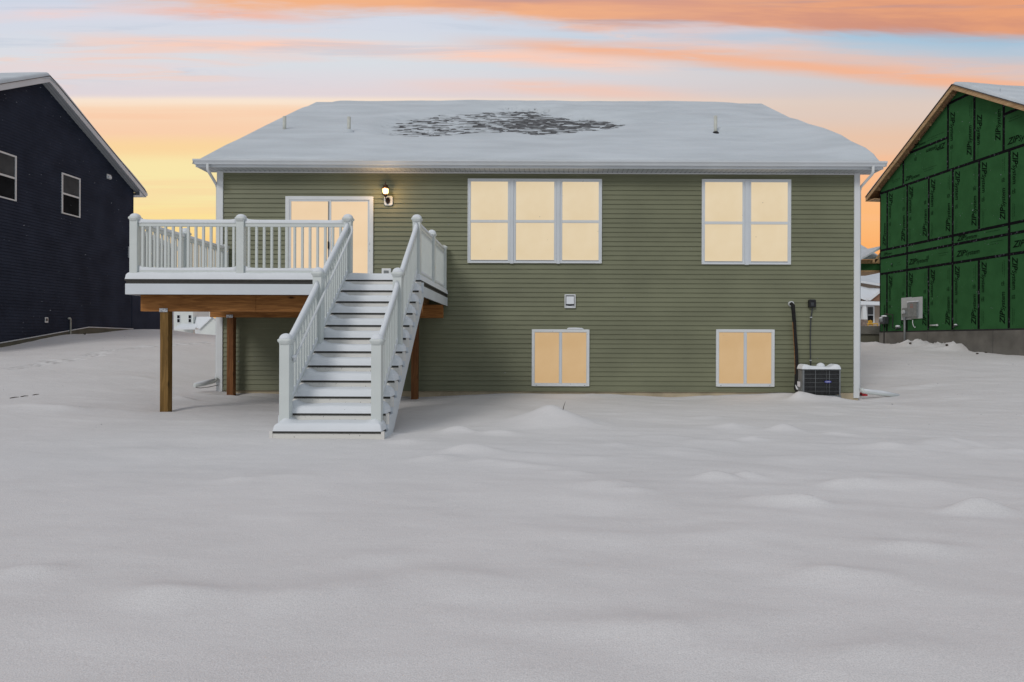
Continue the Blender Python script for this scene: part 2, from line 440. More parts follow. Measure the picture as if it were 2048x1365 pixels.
M['beamwood'] = wood_mat('treated_beam', (0.21, 0.085, 0.022), (0.42, 0.185, 0.055), 0)
M['postwood'] = wood_mat('treated_post', (0.14, 0.078, 0.020), (0.27, 0.155, 0.048), 2)
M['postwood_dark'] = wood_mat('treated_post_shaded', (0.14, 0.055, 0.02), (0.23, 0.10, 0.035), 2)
M['rakewood'] = wood_mat('raw_pine', (0.40, 0.24, 0.12), (0.62, 0.42, 0.235), 1)
M['joistwood'] = wood_mat('treated_joist', (0.16, 0.08, 0.03), (0.28, 0.15, 0.05), 1)

def detail_snow(m, fine=260.0, amt=0.10, streak=(0.8, 4.5, 1), sd_=0.012):
    nt = m.node_tree; bs = nt.nodes['Principled BSDF']
    t = [n for n in nt.nodes if n.type == 'TEX_COORD'][0]
    src = bs.inputs['Base Color'].links[0].from_socket
    n = nt.nodes.new('ShaderNodeTexNoise'); n.inputs['Scale'].default_value = fine; n.inputs['Detail'].default_value = 2
    nt.links.new(t.outputs['Object'], n.inputs['Vector'])
    mr = nt.nodes.new('ShaderNodeMapRange'); mr.inputs['From Min'].default_value = 0.3; mr.inputs['From Max'].default_value = 0.7
    mr.inputs['To Min'].default_value = 1 - amt; mr.inputs['To Max'].default_value = 1 + amt * 0.6
    nt.links.new(n.outputs[0], mr.inputs['Value'])
    v = nt.nodes.new('ShaderNodeVectorMath'); v.operation = 'SCALE'
    nt.links.new(src, v.inputs[0]); nt.links.new(mr.outputs[0], v.inputs['Scale']); nt.links.new(v.outputs[0], bs.inputs['Base Color'])
    mp = nt.nodes.new('ShaderNodeMapping'); mp.inputs['Scale'].default_value = streak; nt.links.new(t.outputs['Object'], mp.inputs[0])
    n2 = nt.nodes.new('ShaderNodeTexNoise'); n2.inputs['Scale'].default_value = 2.2; n2.inputs['Detail'].default_value = 6; n2.inputs['Roughness'].default_value = 0.62
    nt.links.new(mp.outputs[0], n2.inputs['Vector'])
    b2 = nt.nodes.new('ShaderNodeBump'); b2.inputs['Strength'].default_value = 0.6; b2.inputs['Distance'].default_value = sd_
    nt.links.new(n2.outputs[0], b2.inputs['Height'])
    old = [n for n in nt.nodes if n.type == 'BUMP' and n != b2][0]
    nt.links.new(b2.outputs[0], old.inputs['Normal'])
detail_snow(M['snow_ground'], 170.0, 0.16, (1.0, 2.4, 1), 0.016)
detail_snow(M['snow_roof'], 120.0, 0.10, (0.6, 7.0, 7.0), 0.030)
M['shingle'] = mat('shingle', (0.44, 0.47, 0.49), rough=0.9, vscale=4.5, stretch=(1.3, 11.0, 11.0), col2=(0.040, 0.036, 0.038), contrast=(0.45, 0.70), bump=0.5, bscale=30, bdist=0.005, detail=7)
# green sheathing, with faint mottling
M['sheath'] = mat('green_sheathing', (0.038, 0.128, 0.046), rough=0.9, var=0.12, vscale=2.0, spec=0.05)
M['tape'] = mat('seam_tape', (0.10, 0.10, 0.12), rough=0.8, vscale=11, col2=(0.008, 0.008, 0.010), contrast=(0.58, 0.70), spec=0.04)

def stripe_mat(name, base, dark, freq, axis=0):
    m = bpy.data.materials.new(name); m.use_nodes = True; nt = m.node_tree; bs = nt.nodes['Principled BSDF']
    t = nt.nodes.new('ShaderNodeTexCoord'); s = nt.nodes.new('ShaderNodeSeparateXYZ'); nt.links.new(t.outputs['Object'], s.inputs[0])
    a = nt.nodes.new('ShaderNodeMath'); a.operation = 'MULTIPLY'; a.inputs[1].default_value = freq; nt.links.new(s.outputs[axis], a.inputs[0])
    f = nt.nodes.new('ShaderNodeMath'); f.operation = 'FRACT'; nt.links.new(a.outputs[0], f.inputs[0])
    g_ = nt.nodes.new('ShaderNodeMath'); g_.operation = 'GREATER_THAN'; g_.inputs[1].default_value = 0.86; nt.links.new(f.outputs[0], g_.inputs[0])
    mx = nt.nodes.new('ShaderNodeMix'); mx.data_type = 'RGBA'; ins = [i for i in mx.inputs if i.type == 'RGBA']
    ins[0].default_value = (*base, 1); ins[1].default_value = (*dark, 1); nt.links.new(g_.outputs[0], mx.inputs[0])
    nt.links.new([o for o in mx.outputs if o.type == 'RGBA'][0], bs.inputs['Base Color']); bs.inputs['Roughness'].default_value = 0.5
    return m
M['soffit'] = stripe_mat('vented_soffit', (0.46, 0.49, 0.52), (0.26, 0.28, 0.30), 9.3)

def pane_mat(name, c, k=1.0, var=0.05):
    """a lit window: the glow of a lamp-lit room on a drawn blind behind smooth glass"""
    m = bpy.data.materials.new(name); m.use_nodes = True; nt = m.node_tree; bs = nt.nodes['Principled BSDF']
    bs.inputs['Base Color'].default_value = (0.10, 0.08, 0.06, 1); bs.inputs['Roughness'].default_value = 0.35
    bs.inputs['Specular IOR Level'].default_value = 0.3
    t = nt.nodes.new('ShaderNodeTexCoord'); n = nt.nodes.new('ShaderNodeTexNoise'); n.inputs['Scale'].default_value = 1.6; n.inputs['Detail'].default_value = 5
    nt.links.new(t.outputs['Object'], n.inputs['Vector'])
    cr = nt.nodes.new('ShaderNodeValToRGB'); cr.color_ramp.elements[0].position = 0.3; cr.color_ramp.elements[1].position = 0.7
    cr.color_ramp.elements[0].color = (c[0] * (1 - var), c[1] * (1 - var * 1.5), c[2] * (1 - var * 2.5), 1); cr.color_ramp.elements[1].color = c
    nt.links.new(n.outputs[0], cr.inputs[0]); nt.links.new(cr.outputs[0], bs.inputs['Emission Color'])
    bs.inputs['Emission Strength'].default_value = k
    return m
M['pane_up'] = pane_mat('lit_pane_upper', rgb(229, 211, 178), 0.90, 0.07)
M['pane_door'] = pane_mat('lit_pane_door', rgb(240, 211, 174), 0.90, 0.05)
M['pane_low'] = pane_mat('lit_pane_basement', rgb(212, 178, 132), 0.84, 0.09)

# ------------------------------------------------------------------ neighbour-wall coordinate frames
class Frame:
    """coordinates (t along the wall from its far corner towards the camera, o outward from the wall, z)"""
    def __init__(s, vp, K, Yc, side):
        s.vp = vp; s.K = K; m = (vp - CX) / F; n = math.hypot(m, 1)
        s.m = m; s.Yc = Yc; s.side = side
        s.B = Vector((side * K / F + m * Yc, Yc))
        s.d = Vector((-m / n, -1 / n)); s.n = Vector((-side * 1 / n, side * m / n)); s.cn = n
    def T(s, t, o, z): 
        p = s.B + s.d * t + s.n * o
        return (p.x, p.y, z)
    def tz(s, x, y, o=0.0):
        u, v = unroll(x, y)
        K = s.K - o * s.cn * F
        Y = K / abs(u - (s.vp - CX))
        # t: distance along the wall
        p = Vector((u * Y / F, Y)) - s.B
        return p.dot(s.d), H + v * Y / F
LF = Frame(1120.0, 17.74 * F, 27.8, -1)
RF = Frame(896.0, 24430.0, 28.3, 1)

# ------------------------------------------------------------------ ground
ctrl = []
for X in (-30, -14, -7, 0, 7, 14, 30):
    ctrl += [(X, 1.0, 0.0), (X, -12, -0.1)]
for X, Y, Z in [(-9, 5, 0.0), (-3, 5, 0.0), (3, 5, 0.0), (9, 5, 0.0), (-10, 8, 0.08), (-2.5, 8.3, 0.06), (2, 8, 0.03), (8, 8, 0.03), (-2.5, 9.8, 0.08), (1, 10.5, 0.07), (4, 10.5, 0.05), (8, 10.5, 0.07), (-12, 11, 0.25),
                (-6.45, 11.6, 0.108), (-6.6, 14.5, 0.158), (-7.0, 14.8, 0.20), (-2.5, 14.6, 0.085), (-1.25, 14.8, 0.125), (0.3, 14.8, 0.172), (1.9, 14.8, 0.125),
                (2.95, 14.8, 0.075), (4.2, 14.8, 0.11), (5.7, 14.8, 0.16), (6.4, 14.5, 0.10), (7.1, 14.8, 0.01), (9, 14.8, 0.16), (13, 15, 0.25), (12, 10.5, 0.12),
                (-10.5, 15, 0.45), (-10.5, 20, 0.95), (-9, 22, 1.0), (9, 20, 0.72), (13, 20, 0.78), (10, 25, 1.0), (0, 20, 0.5), (0, 30, 1.0),
                (-9, 31, 1.2), (14, 34, 1.15), (-12, 44, 0.9), (-30, 50, 1.0), (14, 60, 0.75), (40, 60, 0.8), (0, 60, 0.8), (-40, 25, 1.5), (40, 25, 1.1), (-25, 14, 0.5), (26, 12, 0.3)]:
    ctrl.append((X, Y, Z))
for x, y in [(0, 696), (60, 684.5), (138, 670), (190, 667), (240, 662), (265, 660)]:
    t, z = LF.tz(x, y); p = LF.T(t, 0, z); ctrl.append(p)
for x, y, Y in [(346, 661, 28.5), (390, 668, 29), (432, 673, 28)]:
    ctrl.append(tuple(P(x, y, Y)))
for x, y in [(1762, 690), (1810, 693), (1870, 694), (1930, 704), (1990, 711), (2048, 714)]:
    t, z = RF.tz(x, y); p = RF.T(t, 0, z); ctrl.append(p)
ctrl.append(tuple(P(1730, 690, 29.5)))
C = np.array(ctrl, float)
def tps(r2): return np.where(r2 > 0, 0.5 * r2 * np.log(np.maximum(r2, 1e-12)), 0)
n_ = len(C)
A = np.zeros((n_ + 3, n_ + 3)); dd = ((C[:, None, :2] - C[None, :, :2]) ** 2).sum(-1)
A[:n_, :n_] = tps(dd) + np.eye(n_) * 0.05
A[:n_, n_] = 1; A[:n_, n_ + 1:] = C[:, :2]; A[n_, :n_] = 1; A[n_ + 1:, :n_] = C[:, :2].T
sol = np.linalg.solve(A, np.concatenate([C[:, 2], np.zeros(3)]))
def base_h(X, Y):
    sh = X.shape; X = X.ravel(); Y = Y.ravel(); out = np.zeros(X.size)
    for k in range(0, X.size, 20000):
        x = X[k:k + 20000]; y = Y[k:k + 20000]
        xc = np.clip(x, -40, 40); yc = np.clip(y, -12, 60)
        r2 = (xc[:, None] - C[None, :, 0]) ** 2 + (yc[:, None] - C[None, :, 1]) ** 2
        out[k:k + 20000] = tps(r2) @ sol[:n_] + sol[n_] + sol[n_ + 1] * xc + sol[n_ + 2] * yc
    return out.reshape(sh)
drifts = []   # X, Y, half-width X, half-width Y, height
def drift(px, py, hw, ht, hy=None):
    ht = ht * (1.0 if ht > 0.1 else 1.3)
    v = CY - py; zg = 0.05
    Y = (H - zg) * F / -(v + (px - CX) * ROLL); X = (px - CX) * Y / F
    w = hw * Y / F
    drifts.append((X, Y, w, hy if hy else w * 0.55, ht))
for a in [(1150, 852, 60, 0.03), (915, 866, 34, 0.06), (940, 905, 46, 0.065), (1000, 868, 40, 0.04), (865, 920, 55, 0.045), (820, 888, 40, 0.035), (980, 925, 50, 0.03),
          (1440, 952, 42, 0.06), (1495, 948, 30, 0.04), (1325, 876, 50, 0.035), (1470, 858, 45, 0.05), (1425, 836, 40, 0.035), (1500, 880, 36, 0.055), (1445, 884, 60, 0.03), (1570, 862, 30, 0.06),
          (1680, 868, 30, 0.03), (1900, 888, 110, 0.07), (1960, 902, 50, 0.05), (1780, 895, 60, 0.05), (2040, 900, 40, 0.04), (1220, 970, 60, 0.04), (1280, 980, 40, 0.035),
          (1685, 962, 50, 0.06), (1760, 958, 60, 0.035), (1560, 998, 70, 0.05), (1620, 1002, 50, 0.04), (1960, 1008, 60, 0.08), (1850, 965, 90, 0.03), (1360, 900, 60, 0.02), (1600, 915, 80, 0.025),
          (1060, 930, 60, 0.03), (1140, 945, 50, 0.02), (1230, 892, 40, 0.025), (1190, 915, 60, 0.02), (350, 1175, 110, 0.045), (620, 1180, 140, 0.03), (480, 954, 40, 0.022), (600, 950, 90, 0.02),
          (100, 830, 90, 0.05), (250, 790, 60, 0.04), (450, 800, 50, 0.03), (360, 808, 25, 0.04, 0.15), (60, 1130, 80, 0.03), (1830, 1085, 80, 0.05), (1700, 1140, 110, 0.035), (900, 1150, 160, 0.03),
          (1300, 1230, 180, 0.03), (760, 1100, 130, 0.02), (1810, 1290, 150, 0.03), (1460, 1060, 120, 0.025), (1180, 1060, 110, 0.02), (300, 900, 80, 0.025), (1130, 793, 60, 0.05, 0.22), (1225, 797, 70, 0.03, 0.2),
          (950, 800, 60, 0.03, 0.3), (1560, 795, 40, 0.05, 0.2), (1650, 806, 40, 0.03, 0.2), (1400, 798, 80, 0.03, 0.25), (1830, 790, 60, 0.05, 0.3), (1790, 815, 60, 0.04, 0.3)]:
    drift(*a)
drifts += [(5.50, 13.88, 0.26, 0.20, 0.13), (5.15, 14.3, 0.6, 0.3, 0.05), (6.2, 13.7, 0.45, 0.25, 0.03)]
prints = []
for px, py, Y in [(20, 775, 16.2), (40, 771, 16.5), (55, 769, 16.7), (335, 706, 21.6), (352, 704, 21.9), (72, 766, 17.0), (84, 765, 17.1), (108, 759, 17.4), (114, 757, 17.5), (138, 754, 17.8), (146, 752, 17.9), (176, 740, 18.8), (188, 735, 19.1), (186, 745, 18.7), (214, 728, 19.8), (217, 726, 19.9), (247, 721, 20.3), (262, 717, 20.6),
                  (272, 716, 20.8), (282, 714, 20.9), (308, 711, 21.2), (378, 701, 22.2), (384, 699, 22.4), (404, 694, 22.9), (413, 692, 23.2), (96, 753, 17.6), (200, 733, 19.2), (232, 722, 20.1)]:
    prints.append(((px - CX) * Y / F, Y))
def ground_h(X, Y):
    z = base_h(X, Y)
    amp = sstep(np.hypot(X, Y), 400, 30)
    z = z + 0.050 * fbm(X * 0.30 + 3, Y * 0.55, 1, 3) * sstep(Y, 2.0, 6.0) * sstep(Y, 60, 20)
    z = z + 0.024 * fbm(X * 0.75 + 0.3 * np.sin(Y), Y * 1.6 + 0.3 * X, 5, 3) * (0.45 + 0.9 * sstep(X, -3, 1))
    z = z + 0.007 * fbm(X * 3.2, Y * 6.5 + X, 9, 3)
    # wind ripples, crest lines running across the view
    rp = vnoise(X * 0.5 + 5, Y * 1.1 + 9, 15)
    z = z + 0.012 * np.maximum(0, vnoise(X * 0.9 + 1.3 * rp, Y * 3.1 + 2 * rp, 17)) * (0.5 + sstep(X, -2, 2))
    for (x, y, w, hy, ht) in drifts:
        mx = (X > x - 3.2 * w) & (X < x + 3.2 * w) & (Y > y - 3.5 * hy) & (Y < y + 3.5 * hy)
        if not mx.any(): continue
        xx = X[mx]; yy = Y[mx]
        yo = (yy - y) + 0.25 * hy * np.sin((xx - x) / w * 2.1 + x * 3)
        a = np.exp(-((xx - x) / w) ** 2)
        s = np.where(yo < 0, np.exp(-(np.abs(yo) / (hy * 0.75)) ** 1.5), np.exp(-(yo / (hy * 0.9)) ** 2))
        z[mx] += ht * a * s * (1 + 0.5 * vnoise(xx * 5, yy * 5, 21))
    cr_ = np.hypot((X - 0.21) / 0.46, (Y - 10.15) / 0.42) * (1 + 0.15 * vnoise(X * 3, Y * 3, 71))
    z = z + 0.29 * np.exp(-np.maximum(cr_, 0.12) ** 1.35)
    for i, (x, y) in enumerate(prints):
        for sx, sy in ((0, 0), (0.26, -0.14)):
            r = np.hypot((X - x - sx) / 0.12, (Y - y - sy) / 0.15)
            z = z - 0.055 * np.exp(-r ** 4) + 0.008 * np.exp(-((r - 1.4) / 0.35) ** 2)
    # churned, lumpy snow piled along the right neighbour's foundation
    px_ = X - RF.B.x; py_ = Y - RF.B.y
    t = px_ * RF.d.x + py_ * RF.d.y; o = px_ * RF.n.x + py_ * RF.n.y
    m = np.exp(-((o - 0.5) / 0.65) ** 2) * sstep(t, -3.5, -1.5) * sstep(t, 9, 6.0)
    lump = np.abs(fbm(t * 0.9 + 2, o * 1.3, 31, 4, 0.55))
    pil = 0.0
    for tc_, w_, h_ in ((-1.4, 0.8, 0.10), (0.35, 0.4, 0.06), (2.3, 0.55, 0.13), (3.05, 0.40, 0.15), (4.25, 0.30, 0.24), (4.75, 0.2, 0.20), (5.9, 0.6, 0.05)):
        pil = pil + h_ * np.exp(-((t - tc_) / w_) ** 2)
    z = z + m * (pil * (1 + 1.0 * fbm(t * 2.8, o * 2.8, 33, 4, 0.65)) + (0.10 * lump + 0.07 * np.abs(fbm(t * 3.5, o * 3.5, 37, 3, 0.6))) * (1 - sstep(t, 4.9, 5.3)))
    # hollows where the wind scoured round posts and steps
    for x, y, r0, dpt in ((-6.45, 11.7, 0.32, 0.05), (-2.64, 14.55, 0.3, 0.02), (-6.62, 14.55, 0.3, 0.04), (7.05, 14.65, 0.3, 0.05)):
        z = z - dpt * np.exp(-(((X - x) ** 2 + (Y - y) ** 2) / r0 ** 2))
    und = sstep(X, -7.1, -6.6) * sstep(X, -1.4, -2.0) * sstep(Y, 11.2, 12.2) * sstep(Y, 16, 15)
    z = z - 0.035 * und * (0.5 + vnoise(X * 1.3, Y * 1.3, 44))
    # under and behind the stairs
    return z
def axis(segs):
    out = [segs[0][0]]
    for a, b, s0 in segs:
        n = max(1, int(round((b - a) / s0)))
        out += list(a + (b - a) * (np.arange(1, n + 1) / n))
    return np.array(out)
gx = axis([(-900, -300, 150), (-300, -60, 30), (-60, -24, 2.0), (-24, -13, 0.14), (-13, 11.5, 0.05), (11.5, 22, 0.12), (22, 60, 2.0), (60, 300, 30), (300, 900, 150)])
gy = axis([(-60, -4, 4.0), (-4, 1.8, 0.4), (1.8, 16, 0.045), (16, 30, 0.075), (30, 60, 1.0), (60, 200, 14), (200, 1600, 200)])
GX, GY = np.meshgrid(gx, gy, indexing='ij')
GZ = ground_h(GX, GY)
ground = grid_mesh('ground', GX, GY, GZ, M['snow_ground'])
ground['kind'] = 'structure'
def gz(x, y):
    return float(ground_h(np.array([[x]], float), np.array([[y]], float))[0, 0])

# ------------------------------------------------------------------ the green house
YW = 14.81
S = F / YW
house = thing('house', 'olive green clapboard house with a snowy roof and glowing windows, standing behind the deck', 'house', (0.03, YW, 0.1))
def wx(x, y=683): return XZ(x, y, YW)[0]
def wz(y, x=1073): return XZ(x, y, YW)[1]
XL, XR = -7.067, 7.13
ZT = H + 3.726          # soffit height
ZB = H - 1.114          # bottom of siding
LAP = 0.1028
def siding(name, X0, X1, z0, z1, Y, m, parent, phase, depth=0.013):
    b = MB()
    k0 = math.floor((z0 - phase) / LAP); z = phase + k0 * LAP
    prof = []
    while z < z1:
        a = max(z, z0); c = min(z + LAP, z1)
        prof.append((a, c)); z += LAP
    for a, c in prof:
        fr = (c - a) / LAP
        # each course is laid in overlapping lengths, the butt edge a little wavy
        cuts = [X0]; xx = X0 + R.uniform(0.8, 3.6)
        while xx < X1 - 0.5: cuts.append(xx); xx += R.uniform(2.6, 3.7)
        cuts.append(X1)
        for i, (p0, p1) in enumerate(zip(cuts[:-1], cuts[1:])):
            dj = 0.0016 * (i % 2) + R.uniform(-0.0006, 0.0006)
            yb = Y - depth - dj; yt = Y - depth - dj + depth * 0.95 * fr
            j = R.uniform(-0.0012, 0.0012); k2 = R.uniform(-0.0012, 0.0012)
            q1 = p1 + (0.02 if i < len(cuts) - 2 else 0)
            b.add([(p0, Y, a + j), (q1, Y, a + k2), (q1, yb, a + k2), (p0, yb, a + j), (p0, yb - 0.0015, a + 0.006), (q1, yb - 0.0015, a + 0.006), (p0, yt, c + 0.002), (q1, yt, c + 0.002)],
                  [(0, 1, 2, 3), (3, 2, 5, 4), (4, 5, 7, 6)])
    return b.build(name, m, parent)
siding('siding', XL + 0.13, XR - 0.12, ZB, ZT, YW + 0.012, M['green'], house, H + 2.824, 0.019)
# other walls (one shell), reaching back
b = MB()
YB = 29.6
b.add([(XL + 0.02, YW + 0.03, 0), (XL + 0.02, YB, 0), (XL + 0.02, YB, ZT), (XL + 0.02, 22.3, H + 7.6), (XL + 0.02, YW, ZT)], [(0, 1, 2, 3, 4)])
b.add([(XR - 0.02, YW + 0.03, 0), (XR - 0.02, YB, 0), (XR - 0.02, YB, ZT), (XR - 0.02, 22.3, H + 7.6), (XR - 0.02, YW, ZT)], [(4, 3, 2, 1, 0)])
b.add([(XL, YB, 0), (XR, YB, 0), (XR, YB, ZT), (XL, YB, ZT)], [(0, 1, 2, 3)])
b.build('wall', M['green'], house)
MB().box(XL - 0.0, XR + 0.0, YW + 0.035, YW + 0.35, -0.6, ZB + 0.006).box(XR - 0.40, XR - 0.02, YW + 0.005, YW + 0.03, -0.5, ZB - 0.01).build('foundation', M['concrete_tan'], house)
for nm, xa, xb in (('corner_board', XL, XL + 0.135), ('corner_board', XR - 0.125, XR)):
    MB().box(xa, xb, YW - 0.028, YW + 0.12, ZB - (0.0 if xa < 0 else 0.10) - 0.02, ZT).build(nm, M['white'], house, 0.004)

# eaves
YE = 14.45; XEL, XER = -7.364, 7.466
PIT = 0.52; RZ0 = H + 3.80; RY0 = 14.38; YR = 22.3
def roofz(y): return RZ0 + PIT * (y - RY0)
MB().box(XEL + 0.02, XER - 0.02, YE + 0.012, YW + 0.1, ZT, ZT + 0.012).build('soffit', M['soffit'], house)
# dark vent slots near the wall
b = MB()
k = XL + 0.2
while k < XR - 0.15:
    b.box(k, k + 0.018, YW - 0.05, YW - 0.022, ZT - 0.003, ZT - 0.0005); k += 0.1065
b.build('soffit_vent', M['black'], house)['kind'] = 'stuff'
MB().box(XL + 0.14, XR - 0.13, YW - 0.022, YW - 0.001, ZT - 0.030, ZT - 0.004).build('frieze_trim', M['white'], house)
MB().box(XEL, XER, YE - 0.005, YE + 0.012, ZT - 0.002, ZT + 0.16).build('fascia', M['trim'], house, 0.002)
# K-style gutter
gp = [(YE - 0.007, H + 3.865), (YE - 0.007, H + 3.775), (YE - 0.075, H + 3.772), (YE - 0.088, H + 3.800), (YE - 0.108, H + 3.826), (YE - 0.122, H + 3.838), (YE - 0.126, H + 3.872), (YE - 0.116, H + 3.874), (YE - 0.112, H + 3.845)]
MB().prism_x(gp, XEL - 0.01, XER + 0.03).build('gutter', M['trim'], house)
# end return: small soffit boxes and rake boards
for xa, xb, sg in ((XEL, XEL + 0.02, -1), (XER - 0.02, XER, 1)):
    yy = [YE, YR, 30.15]
    b = MB()
    b.prism_x([(YE, roofz(YE) - 0.115), (YR, roofz(YR) - 0.14), (YR, roofz(YR) - 0.01), (YE, roofz(YE) - 0.01)], xa, xb)
    b.prism_x([(YR, roofz(YR) - 0.14), (30.15, roofz(YE) - 0.14), (30.15, roofz(YE) - 0.01), (YR, roofz(YR) - 0.01)], xa, xb)
    b.build('rake_board', M['trim'], house)
for xa, xb in ((XEL + 0.02, XL + 0.02), (XR - 0.02, XER - 0.02)):
    b = MB()
    b.prism_x([(YE + 0.02, roofz(YE) - 0.10), (YR, roofz(YR) - 0.13), (YR, roofz(YR) - 0.11), (YE + 0.02, roofz(YE) - 0.085)], xa, xb)
    b.prism_x([(YR, roofz(YR) - 0.13), (30.1, roofz(YE) - 0.13), (30.1, roofz(YE) - 0.11), (YR, roofz(YR) - 0.11)], xa, xb)
    b.build('rake_soffit', M['trim'], house)
# roof deck with stepped shingle courses
b = MB()
cw = 0.127 * math.cos(math.atan(PIT)); y = YE + 0.002
while y < YR:
    y2 = min(y + cw, YR)
    b.add([(XEL, y, roofz(y) - 0.004), (XER, y, roofz(y) - 0.004), (XER, y, roofz(y) + 0.009), (XEL, y, roofz(y) + 0.009), (XEL, y2, roofz(y2)), (XER, y2, roofz(y2))],
          [(0, 1, 2, 3), (3, 2, 5, 4)])
    y = y2
zr = roofz(YR); ze = roofz(YE)
b.add([(XEL, YR, zr), (XER, YR, zr), (XER, 30.2, ze), (XEL, 30.2, ze)], [(0, 1, 2, 3)])
b.add([(XEL, YE + .002, roofz(YE) - 0.03), (XER, YE + .002, roofz(YE) - 0.03), (XER, YR, zr - 0.03), (XEL, YR, zr - 0.03)], [(0, 1, 2, 3)])
roof = b.build('roof', M['shingle'], house)

def roofpt(x, y, up=0.0):
    u, v = unroll(x, y); k = v / F
    Y = (PIT * RY0 - (RZ0 + up - H)) / (PIT - k); return u * Y / F, Y
# snow blanket on the roof
sx = axis([(XEL - 0.02, XER + 0.02, 0.03)])
sy = axis([(RY0 - 0.043, RY0 + 0.05, 0.006), (RY0 + 0.05, YR + 0.6, 0.030), (YR + 0.6, 30.2, 0.5)])
SX, SY = np.meshgrid(sx, sy, indexing='ij')
dome_r = np.where(SY < YR, RZ0 + PIT * (SY - RY0), RZ0 + PIT * (YR - RY0) - PIT * (SY - YR))
rpts = [(1519.7, 210.8), (1534, 218), (1576, 234), (1602.7, 240), (1624.7, 248.6), (1656, 257), (1690.6, 270.6), (1710, 282.8), (1739.5, 296), (1754, 307), (1764, 322)]
lpts = [(396, 314), (441, 290), (466, 279), (522, 251), (568, 229), (608.5, 209), (624, 203)]
def edge_t(pts, Xe):
    Ys = []; Ts = []
    for x, y in pts:
        u, v = unroll(x, y); Y = abs(Xe) * F / abs(u); Ys.append(Y); Ts.append(H + v * Y / F - roofz(min(Y, YR)))
    i = np.argsort(Ys); return np.array(Ys)[i], np.array(Ts)[i]
ya, ta = edge_t(rpts, XER); yb_, tb = edge_t(lpts, XEL)
TR = np.interp(SY, ya, np.clip(ta, 0.02, 0.4)); TL = np.interp(SY, yb_, np.clip(tb, 0.02, 0.125))
base_t = 0.115 + 0.05 * fbm(SX * 0.35, SY * 0.9, 51, 3) + 0.012 * fbm(SX * 1.6, SY * 5, 55, 3)
wr = np.exp(-((XER - SX) / 0.9) ** 2); wl = np.exp(-((SX - XEL) / 0.7) ** 2)
th = base_t * (1 - np.maximum(wr, wl)) + TR * wr + TL * wl
# scoured drift lines near the ridge
ln = 20.9 - 0.25 * (SX + 1.5) * 0.9 - 0.35 * np.sin(SX * 0.55)
th = th + 0.10 * np.exp(-((SY - ln) / 0.30) ** 2) * sstep(SX, -4.5, -1.0) * sstep(SX, 6, 3)
th = th + 0.06 * np.exp(-((SY - ln - 0.8) / 0.22) ** 2) * sstep(SX, -3.5, 0) * sstep(SX, 4, 2)
# wind tail behind the right vent pipe
th = th + 0.10 * np.exp(-((SY - roofpt(1440, 264, 0.1)[1] - 0.03 * (SX - 4.6)) / 0.16) ** 2) * sstep(SX, 4.55, 4.8) * sstep(SX, 6.3, 5.0)
# edge rolls
th = th * (0.22 + 0.78 * sstep(SX - XEL, -0.03, 0.16)) * (0.10 + 0.90 * sstep(XER - SX, -0.03, 0.10))
th = th * (0.35 + 0.65 * sstep(SY - RY0, -0.08, 0.14)); th = np.maximum(th, (0.155 + 0.02 * fbm(SX * 0.7, SX * 0, 57, 2)) * np.exp(-((SY - RY0 + 0.04) / 0.16) ** 2) * sstep(SX - XEL, -0.06, 0.55) * sstep(XER - SX, -0.06, 0.25))
th = np.where(SY > YR, np.maximum(th, 0.10), th)
rr = np.exp(-((SY - YR) / 0.6) ** 2)
th = th - 0.05 * rr - 0.30 * np.exp(-((SY - YR) / 0.9) ** 2) * (np.exp(-((SX - XEL) / 0.42) ** 2) + np.exp(-((XER - SX) / 0.42) ** 2)) + 0.03 * rr * fbm(SX * 0.4, SX * 0 + 3, 61, 3)
th = np.maximum(th, 0.012)
# the wind-bared patch, defined on the roof surface
patch = [roofpt(*p) for p in ((768, 262), (795, 245), (860, 233), (930, 227), (1000, 222), (1060, 225), (1110, 231), (1145, 241), (1200, 243), (1258, 252), (1235, 266), (1160, 266), (1115, 273), (1075, 277), (1040, 270), (940, 273), (880, 277), (830, 281), (775, 277))]
pp = np.array(patch)
def poly_sd(X, Y, poly):
    inside = np.zeros(X.shape, bool); d = np.full(X.shape, 1e9)
    n = len(poly)
    for i in range(n):
        x1, y1 = poly[i]; x2, y2 = poly[(i + 1) % n]
        c = ((y1 > Y) != (y2 > Y)) & (X < (x2 - x1) * (Y - y1) / ((y2 - y1) + 1e-12) + x1)
        inside ^= c
        ex, ey = x2 - x1, y2 - y1; t = np.clip(((X - x1) * ex + (Y - y1) * ey) / (ex * ex + ey * ey), 0, 1)
        d = np.minimum(d, np.hypot((X - x1 - t * ex) * 0.6, Y - y1 - t * ey))
    return np.where(inside, d, -d)
sd_ = poly_sd(SX, SY, patch)
scour = sstep(sd_ + 0.18 * fbm(SX * 0.8, SY * 1.6, 71, 3), -0.35, 0.12)
th = th * (1 - scour) + 0.012 * scour
dens_ = sstep(sd_ + 0.30 * fbm(SX * 0.9, SY * 2.0, 73, 3), -0.22, 0.28)
bx_, by_ = roofpt(1085, 250)
dens_ = dens_ * (0.64 + 0.34 * np.exp(-(((SX - bx_) / 1.0) ** 2 + ((SY - by_) / 0.9) ** 2))) - 0.10 * sstep(bx_ - SX, 1.2, 2.6)
row = np.floor((SY - RY0 + 0.03) / cw)
rn = fbm(SX * 3.2 + row * 17.3, row * 3.7, 81, 3, 0.65)
fr_ = (SY - RY0 + 0.03) / cw - row
bare = (rn + (dens_ - 0.50) * 1.45 - 0.55 * (fr_ - 0.5) > 0.06) & (dens_ > 0.06)
SZ = dome_r + np.where(bare, -0.02, np.maximum(th, 0.012))
ue = np.clip((SY - (RY0 - 0.043)) / 0.085, 0, 1); z0e = H + 3.866
